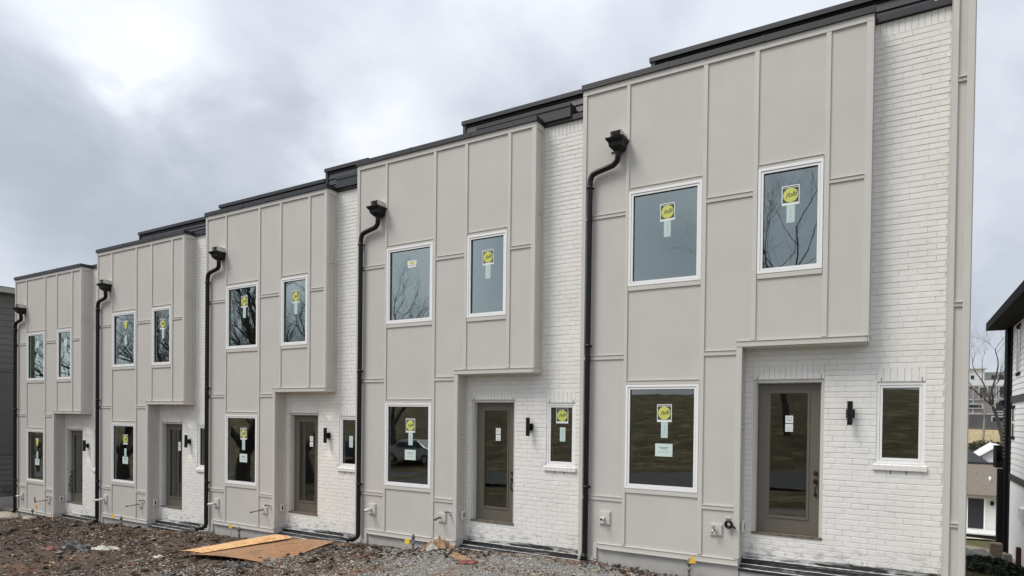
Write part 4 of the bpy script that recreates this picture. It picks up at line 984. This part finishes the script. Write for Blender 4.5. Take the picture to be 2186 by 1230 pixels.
mb = MB().mat('band_grey').box(-1.5, 3.0, -1.9, -.055, -.6, .42); mb.mat('render_white').box(-1.6, 3.1, -2.0, -.054, .421, .50); link('porch_step', mb.mesh('porch_step'), root)
# ------------------------------------------------------------------ dark roofed house behind it
root = thing('dark_roof_house', 'low house with a dark roof behind the small white house', 'house', (8.5, 56, -5.2))
link('wall', MB().mat('render_white').box(-7, 3.4, 0, 9, -1, 2.9).mesh('wall'), root)
link('roof', MB().mat('shingle_dark').poly([(-7.5, -.5, 2.85), (4.0, -.5, 2.85), (4.0, 9.5, 2.85), (-7.5, 9.5, 2.85), (-4, 4, 5.0), (1.2, 4, 5.0)], [(0, 1, 5, 4), (1, 2, 5), (2, 3, 4, 5), (3, 0, 4), (3, 2, 1, 0)]).mesh('roof'), root)
root = thing('white_gable_house', 'white gable of a house between the dark roof and the black balcony', 'house', (12.9, 63, -4.0))
link('wall', MB().mat('white_lap').prism([(-1.2, -1), (1.6, -1), (1.6, 3.0), (.1, 3.45), (-1.2, 2.6)], 0, 6).mesh('wall'), root)
link('roof', MB().mat('white_vinyl').prism([(-1.6, 2.45), (.1, 3.62), (1.9, 3.05), (1.9, 3.2), (.1, 3.80), (-1.6, 2.62)], -.4, 6.2).mesh('roof'), root)
# ------------------------------------------------------------------ apartments on the far slope
vary('apt_grey', (.22, .225, .235), .8, .12, .8); vary('apt_dark', (.085, .088, .095), .8, .15, .6); vary('apt_trim', (.42, .43, .45), .7, .1, 1); vary('apt_white', (.66, .68, .70), .6, .05, 1)
root = thing('apartment_building', 'distant grey three storey apartment block with a white upper storey', 'building', (12.5, 112, 1.0), rz=math.radians(4))
mb = MB().mat('apt_grey').box(-12, 11, 0, 14, 2.2, 7.2); mb.mat('apt_dark').box(-12, 11, -.2, 14, -2, 2.2); mb.mat('apt_trim')
for x in (-1.0, 2.6, 5.9, 9.3): mb.box(x, x + .18, -.12, -.001, 2.3, 7.2)
for z in (2.25, 4.65, 7.0): mb.box(-12, 11, -.16, -.0005, z, z + .2)
link('wall', mb.mesh('wall'), root)
mb = MB().mat('apt_white').box(-12, 4.4, .8, 14, 7.2, 10.0); mb.box(-12, 11, -.1, .1, 7.2, 8.0); mb.mat('apt_grey').box(4.41, 11, .8, 14, 7.2, 9.4); link('upper_storey', mb.mesh('upper_storey'), root)
link('roof', MB().mat('apt_white').hexa([(-12, .4, 10.02), (4.8, .4, 10.02), (4.8, 14, 10.02), (-12, 14, 10.02), (-12, .4, 11.1), (4.8, .4, 10.2), (4.8, 14, 10.2), (-12, 14, 11.1)]).mesh('roof'), root)
for x0, x1, z0, z1 in ((.8, 1.7, 5.2, 6.6), (3.6, 4.6, 5.0, 6.8), (6.4, 7.6, 5.1, 6.9), (1.9, 3.9, 3.4, 3.9), (5.9, 8.6, 2.9, 4.4), (-1.2, -.3, 2.9, 4.5), (-.6, 1.0, .9, 1.7), (5.5, 9.0, 1.0, 1.8)):
    mb = MB().mat('apt_trim').box(x0 - .2, x1 + .2, -.24, -.2, z0 - .2, z1 + .2); wn_ = link('window', mb.mesh('window'), root); link('pane', MB().mat('dark_glass').box(x0, x1, -.27, -.241, z0, z1).mesh('pane'), wn_)
for x in (-.2, .8, 1.6, 2.4, 5.4, 6.6): link('window', MB().mat('dark_glass').box(x, x + .5, .74, .799, 8.3, 8.9).mesh('window'), root)
root = thing('fence', 'dark board fence running before the distant apartments', 'fence', (12.5, 104, .6))
mb = MB().mat('apt_dark')
for i in range(90): mb.box(-13 + i * .3, -12.72 + i * .3, 0, .05, 0, 1.5 + .04 * (i % 2))
link('board_panel', mb.mesh('board_panel'), root); link('rail', MB().mat('apt_dark').box(-13, 14, .051, .12, 1.2, 1.3).mesh('rail'), root)

# ------------------------------------------------------------------ bare winter trees
vary('bark', (.060, .050, .043), .9, .35, 6, .6, 20); vary('bark_pale', (.26, .23, .20), .9, .3, 6, .6, 20)
def grow(seed, H, r0, lean=(0, 0), depth=6, spread=.55, first=.32, crown=1.0, thick=1.08):
    rng = random.Random(seed); trunk = MB(); br = MB()
    def seg(mb, p, d, L_, r, n, sides):
        pts = [p]; rad = [r]; dd = d.copy()
        for i in range(n):
            dd = (dd + Vector((rng.uniform(-1, 1), rng.uniform(-1, 1), rng.uniform(-.4, .7))) * .16).normalized()
            pts.append(pts[-1] + dd * L_ / n); rad.append(r * (1 - .38 * (i + 1) / n))
        mb.tube(pts, rad, sides, caps=False); return pts, rad, dd
    def rec(p, d, L_, r, lv):
        pts, rad, dd = seg(br, p, d, L_, r, 4 if lv > 2 else 3, 6 if r > .05 else (4 if r > .015 else 3))
        if lv == 0: return
        kids = 2 + (rng.random() < .65)
        for i in range(kids):
            a = rng.uniform(0, 6.28); ax = dd.orthogonal().normalized(); ax.rotate(Matrix.Rotation(a, 3, dd)); nd_ = (dd * math.cos(spread * rng.uniform(.6, 1.3)) + ax * math.sin(spread * rng.uniform(.6, 1.3)) + Vector((0, 0, .10))).normalized()
            t = 1.0 if i == 0 else rng.uniform(.45, .95); j = t * (len(pts) - 1); q = pts[int(j)].lerp(pts[min(int(j) + 1, len(pts) - 1)], j - int(j))
            rec(q, nd_, L_ * rng.uniform(.64, .84), rad[-1] * rng.uniform(.66, .84) * thick if i else rad[-1] * .88 * thick, lv - 1)
    d0 = Vector((lean[0], lean[1], 1)).normalized()
    pts, rad, dd = seg(trunk, Vector((0, 0, -.3)), d0, H * first + .3, r0, 6, 10)
    for i in range(4):
        a = i * 1.6 + rng.uniform(0, .8); nd_ = (dd + Vector((math.cos(a), math.sin(a), .15)) * rng.uniform(.35, .9) * crown).normalized()
        q = pts[-1] if i < 2 else pts[-2]; rec(q, nd_, H * .24 * rng.uniform(.8, 1.15), r0 * .5, depth - 1)
    return trunk, br
def tree(loc, label, seed, H, r0, bark='bark', grp=None, **kw):
    t, b = grow(seed, H, r0, **kw); root = thing('bare_tree', label, 'tree', loc, grp)
    def fix(mb): mb.mats = [M[bark]]; mb.mi = [0] * len(mb.f); return mb
    link('trunk', fix(t).mesh('trunk'), root); link('branches', fix(b).mesh('branches'), root); return root
def gz(x, y): return float(ground_z(x, y))
tree((16.0, 84, gz(16.0, 84)), 'bare tree leaning out from behind the balcony in the far gap', 23, 16.5, .26, 'bark', lean=(-.26, 0), depth=8, spread=.62, first=.34, thick=.95, crown=1.3)
tree((13.3, 79, gz(13.3, 79)), 'smaller bare tree with a whitish trunk before the apartments', 5, 7.5, .15, 'bark_pale', thick=.9, depth=6, spread=.5, first=.5)
RG = 'bare trees mirrored in the upper windows'
tree((-.8, -24, gz(-.8, -24)), 'bare spreading tree mirrored in the rightmost narrow upper window', 31, 17, .20, grp=RG, depth=9, spread=.62, first=.30, crown=.7, thick=.98)
tree((-26.5, -22, gz(-26.5, -22)), 'bare tree mirrored in the large window with the torn sticker', 32, 12.5, .30, grp=RG, depth=8, spread=.6, first=.18, crown=1.3)
tree((-25, -10.5, gz(-25, -10.5)), 'thick bare tree mirrored in the large upper window of the middle townhouse', 33, 12, .42, grp=RG, depth=8, spread=.5, first=.15, crown=1.2)
tree((-20, -9.8, gz(-20, -9.8)), 'forked bare tree mirrored in the narrow upper window of the middle townhouse', 36, 12, .40, grp=RG, depth=8, spread=.5, first=.15, crown=1.1)
tree((-37.5, -11, gz(-37.5, -11)), 'dense bare tree mirrored in the upper windows of the second townhouse from the left', 34, 13, .40, grp=RG, depth=8, spread=.55, first=.12, crown=1.3)
tree((-31.5, -10.2, gz(-31.5, -10.2)), 'slender bare tree mirrored beside the dense one', 37, 12, .3, grp=RG, depth=7, spread=.5, first=.15, crown=1.2)
tree((-57, -14, gz(-57, -14)), 'far bare tree mirrored in the upper windows of the leftmost townhouse', 35, 6.5, .12, grp=RG, depth=7, spread=.55, first=.2)
# ------------------------------------------------------------------ bits at the lower right
vary('post_red', (.10, .035, .022), .8, .3, 10, .4, 40); vary('timber_old', (.20, .15, .11), .85, .25, 8, .5, 40)
def post(x, y, w_, h, mat, label, cat='post', name='wooden_post', below=.3):
    o = link(name, MB().mat(mat).box(-w_ / 2, w_ / 2, -w_ / 2, w_ / 2, -below, h - .02).poly([(-w_ / 2, -w_ / 2, h - .02), (w_ / 2, -w_ / 2, h - .02), (w_ / 2, w_ / 2, h - .02), (-w_ / 2, w_ / 2, h - .02), (-w_ / 2 + .02, -w_ / 2 + .02, h), (w_ / 2 - .02, -w_ / 2 + .02, h), (w_ / 2 - .02, w_ / 2 - .02, h), (-w_ / 2 + .02, w_ / 2 - .02, h)], [(0, 1, 5, 4), (1, 2, 6, 5), (2, 3, 7, 6), (3, 0, 4, 7), (4, 5, 6, 7)]).mesh(name), None, (x, y, gz(x, y))); return tag(o, label, cat)
post(7.34, 11.1, .11, .78, 'post_red', 'dark red wooden post before the white house')
post(7.12, 13.5, .31, .42, 'timber_old', 'squat brown timber block under the balcony posts', 'timber block', 'timber_block')
post(7.33, 12.9, .22, .22, 'grey_wood', 'low grey timber block right of the brown one', 'timber block', 'timber_block')
vary('slab_grey', (.16, .155, .15), .9, .2, 3, .5, 30)
tag(link('concrete_slab', MB().mat('slab_grey').hexa([(5.3, 10.9, -1.95), (7.0, 10.7, -1.95), (6.9, 12.0, -1.95), (5.3, 12.4, -1.95), (5.3, 10.9, -1.70), (7.0, 10.7, -1.76), (6.9, 12.0, -1.80), (5.3, 12.4, -1.72)]).mesh('concrete_slab')), 'dark grey slab on the ground right of the row', 'slab')
tag(link('slab_piece', MB().mat('stone_mid').hexa([(6.35, 11.3, -1.78), (6.9, 11.35, -1.79), (6.7, 12.1, -1.78), (6.3, 12.0, -1.78), (6.38, 11.35, -1.68), (6.85, 11.4, -1.72), (6.68, 12.0, -1.60), (6.35, 11.9, -1.62)]).mesh('slab_piece')), 'paler broken piece lying on the dark grey slab', 'slab')
rng = random.Random(9)
mb = MB().mat('rock_tan')
tag(link('rubble_block', MB().mat('stone_light').hexa([(6.1, 13.0, -2.4), (6.75, 12.9, -2.4), (6.7, 13.6, -2.4), (6.1, 13.7, -2.4), (6.15, 13.1, -1.72), (6.55, 13.0, -1.90), (6.5, 13.4, -1.95), (6.2, 13.5, -1.76)]).mesh('rubble_block')), 'pale slanted rubble behind the dark slab', 'rubble')
# sandy track
tr = MB().mat('rock_tan'); P = []; xs = np.arange(-5, 30, 1.0)
vary('sand_track', (.50, .42, .31), .95, .15, 2, .3, 20)
tr = MB().mat('sand_track')
for x in xs:
    for y in (33.0, 37.5): P.append((x, y, gz(x, y) + .10))
tr.poly(P, [(2 * i, 2 * i + 2, 2 * i + 3, 2 * i + 1) for i in range(len(xs) - 1)]); kind(link('sandy_path', tr.mesh('sandy_path')), 'structure')
# low dark shrubs
def leafy(name, n, cx_, cy_, rx_, ry_, rz_, size, mats, label, cat, seed, thingy=True):
    rng = np.random.default_rng(seed); u = rng.normal(size=(n, 3)); u /= np.linalg.norm(u, axis=1)[:, None]; r = rng.random(n) ** .4
    p = u * r[:, None] * np.array([rx_, ry_, rz_]); p[:, 2] = np.abs(p[:, 2]); lump = 1 + .5 * vnoise(p[:, 0] * 4 + seed, p[:, 1] * 4, seed); p[:, 2] *= lump
    a = rng.normal(size=(n, 3)); a /= np.linalg.norm(a, axis=1)[:, None]; b = np.cross(a, rng.normal(size=(n, 3))); b /= np.linalg.norm(b, axis=1)[:, None]
    s = size * rng.uniform(.6, 1.4, n)[:, None]; V = np.stack([p - a * s, p + b * s * .45, p + a * s, p - b * s * .45], 1).reshape(-1, 3)
    me = bpy.data.meshes.new(name)
    for mm in mats: me.materials.append(M[mm])
    np_mesh(me, V, np.arange(4 * n).reshape(n, 4), 4, rng.integers(0, len(mats), n), False); o = link(name, me, None, (cx_, cy_, gz(cx_, cy_) - .05)); return tag(o, label, cat)
vary('leaf_dark', (.030, .042, .016), .6, .4, 5); vary('leaf_mid', (.055, .065, .028), .6, .4, 5); vary('leaf_brown', (.10, .075, .045), .7, .3, 5)
leafy('low_shrub', 9000, 6.2, 7.9, 1.1, 1.5, .30, .045, ['leaf_dark', 'leaf_mid', 'leaf_dark'], 'low dark green shrub beside the end of the row', 'shrub', 3)
leafy('low_shrub', 7000, 6.9, 9.7, .8, .7, .20, .045, ['leaf_dark', 'leaf_brown', 'leaf_dark'], 'dark brownish shrub behind the low green one', 'shrub', 4)
leafy('hedge', 14000, 13.5, 71, 6, 3.0, 1.6, .16, ['leaf_dark', 'leaf_mid', 'leaf_brown'], 'rough green hedge on the slope below the far field', 'hedge', 5)

# ------------------------------------------------------------------ parked cars across the street, mirrored in the ground floor windows
vary('car_silver', (.42, .43, .45), .3, .03, 2, metal=.5); vary('car_dark', (.05, .06, .08), .3, .05, 2, metal=.3); vary('tyre', (.02, .02, .02), .8)
def car(x, y, rz, paint, label):
    z = gz(x, y); root = thing('parked_car', label, 'car', (x, y, z), 'cars parked across the street', rz)
    side = [(-2.25, .35), (-2.28, .75), (-2.1, .92), (-1.45, 1.0), (-.75, 1.42), (.55, 1.45), (1.35, 1.02), (2.05, .88), (2.25, .62), (2.22, .32)]
    n = len(side); P = []
    for yy, k in ((-.86, .93), (-.80, 1.0), (.80, 1.0), (.86, .93)): P += [(a * (1 if abs(yy) < .85 else .985), yy * (1 - max(0, b - .95) * .42), b * (1 if abs(yy) < .85 else .985)) for a, b in side]
    F = [tuple(range(n)), tuple(range(4 * n - 1, 3 * n - 1, -1))]
    for r in range(3): F += [(r * n + i, r * n + n + i, r * n + n + (i + 1) % n, r * n + (i + 1) % n) for i in range(n)]
    link('body', MB().mat(paint).poly(P, F).mesh('body'), root)
    for sy in (-1, 1):
        y1 = sy * .845
        P = [(-1.3, y1 + sy * .006, 1.0), (1.2, y1 + sy * .006, 1.0), (.5, sy * .70, 1.37), (-.7, sy * .70, 1.36)]
        link('side_window', MB().mat('dark_glass').poly(P, [(0, 1, 2, 3) if sy < 0 else (3, 2, 1, 0)]).mesh('side_window'), root)
    for wx in (-1.4, 1.4):
        for sy in (-1, 1):
            w_ = link('wheel', MB().mat('tyre').tube([(wx, sy * .66, .32), (wx, sy * .87, .32)], .32, 20).mesh('wheel'), root)
            link('rim', MB().mat('steel').tube([(wx, sy * .871, .32), (wx, sy * .885, .32)], .2, 16).mesh('rim'), w_)
    for sy in (-.6, .6): link('headlight', MB().mat('white_plastic').box(2.2, 2.27, sy - .14, sy + .14, .66, .78).mesh('headlight'), root)
car(-21.5, -19.2, .05, 'car_silver', 'silver parked car mirrored in the ground floor window with the brown mulch before it')
car(-27.5, -19.6, .04, 'car_dark', 'dark parked car mirrored behind the silver one')
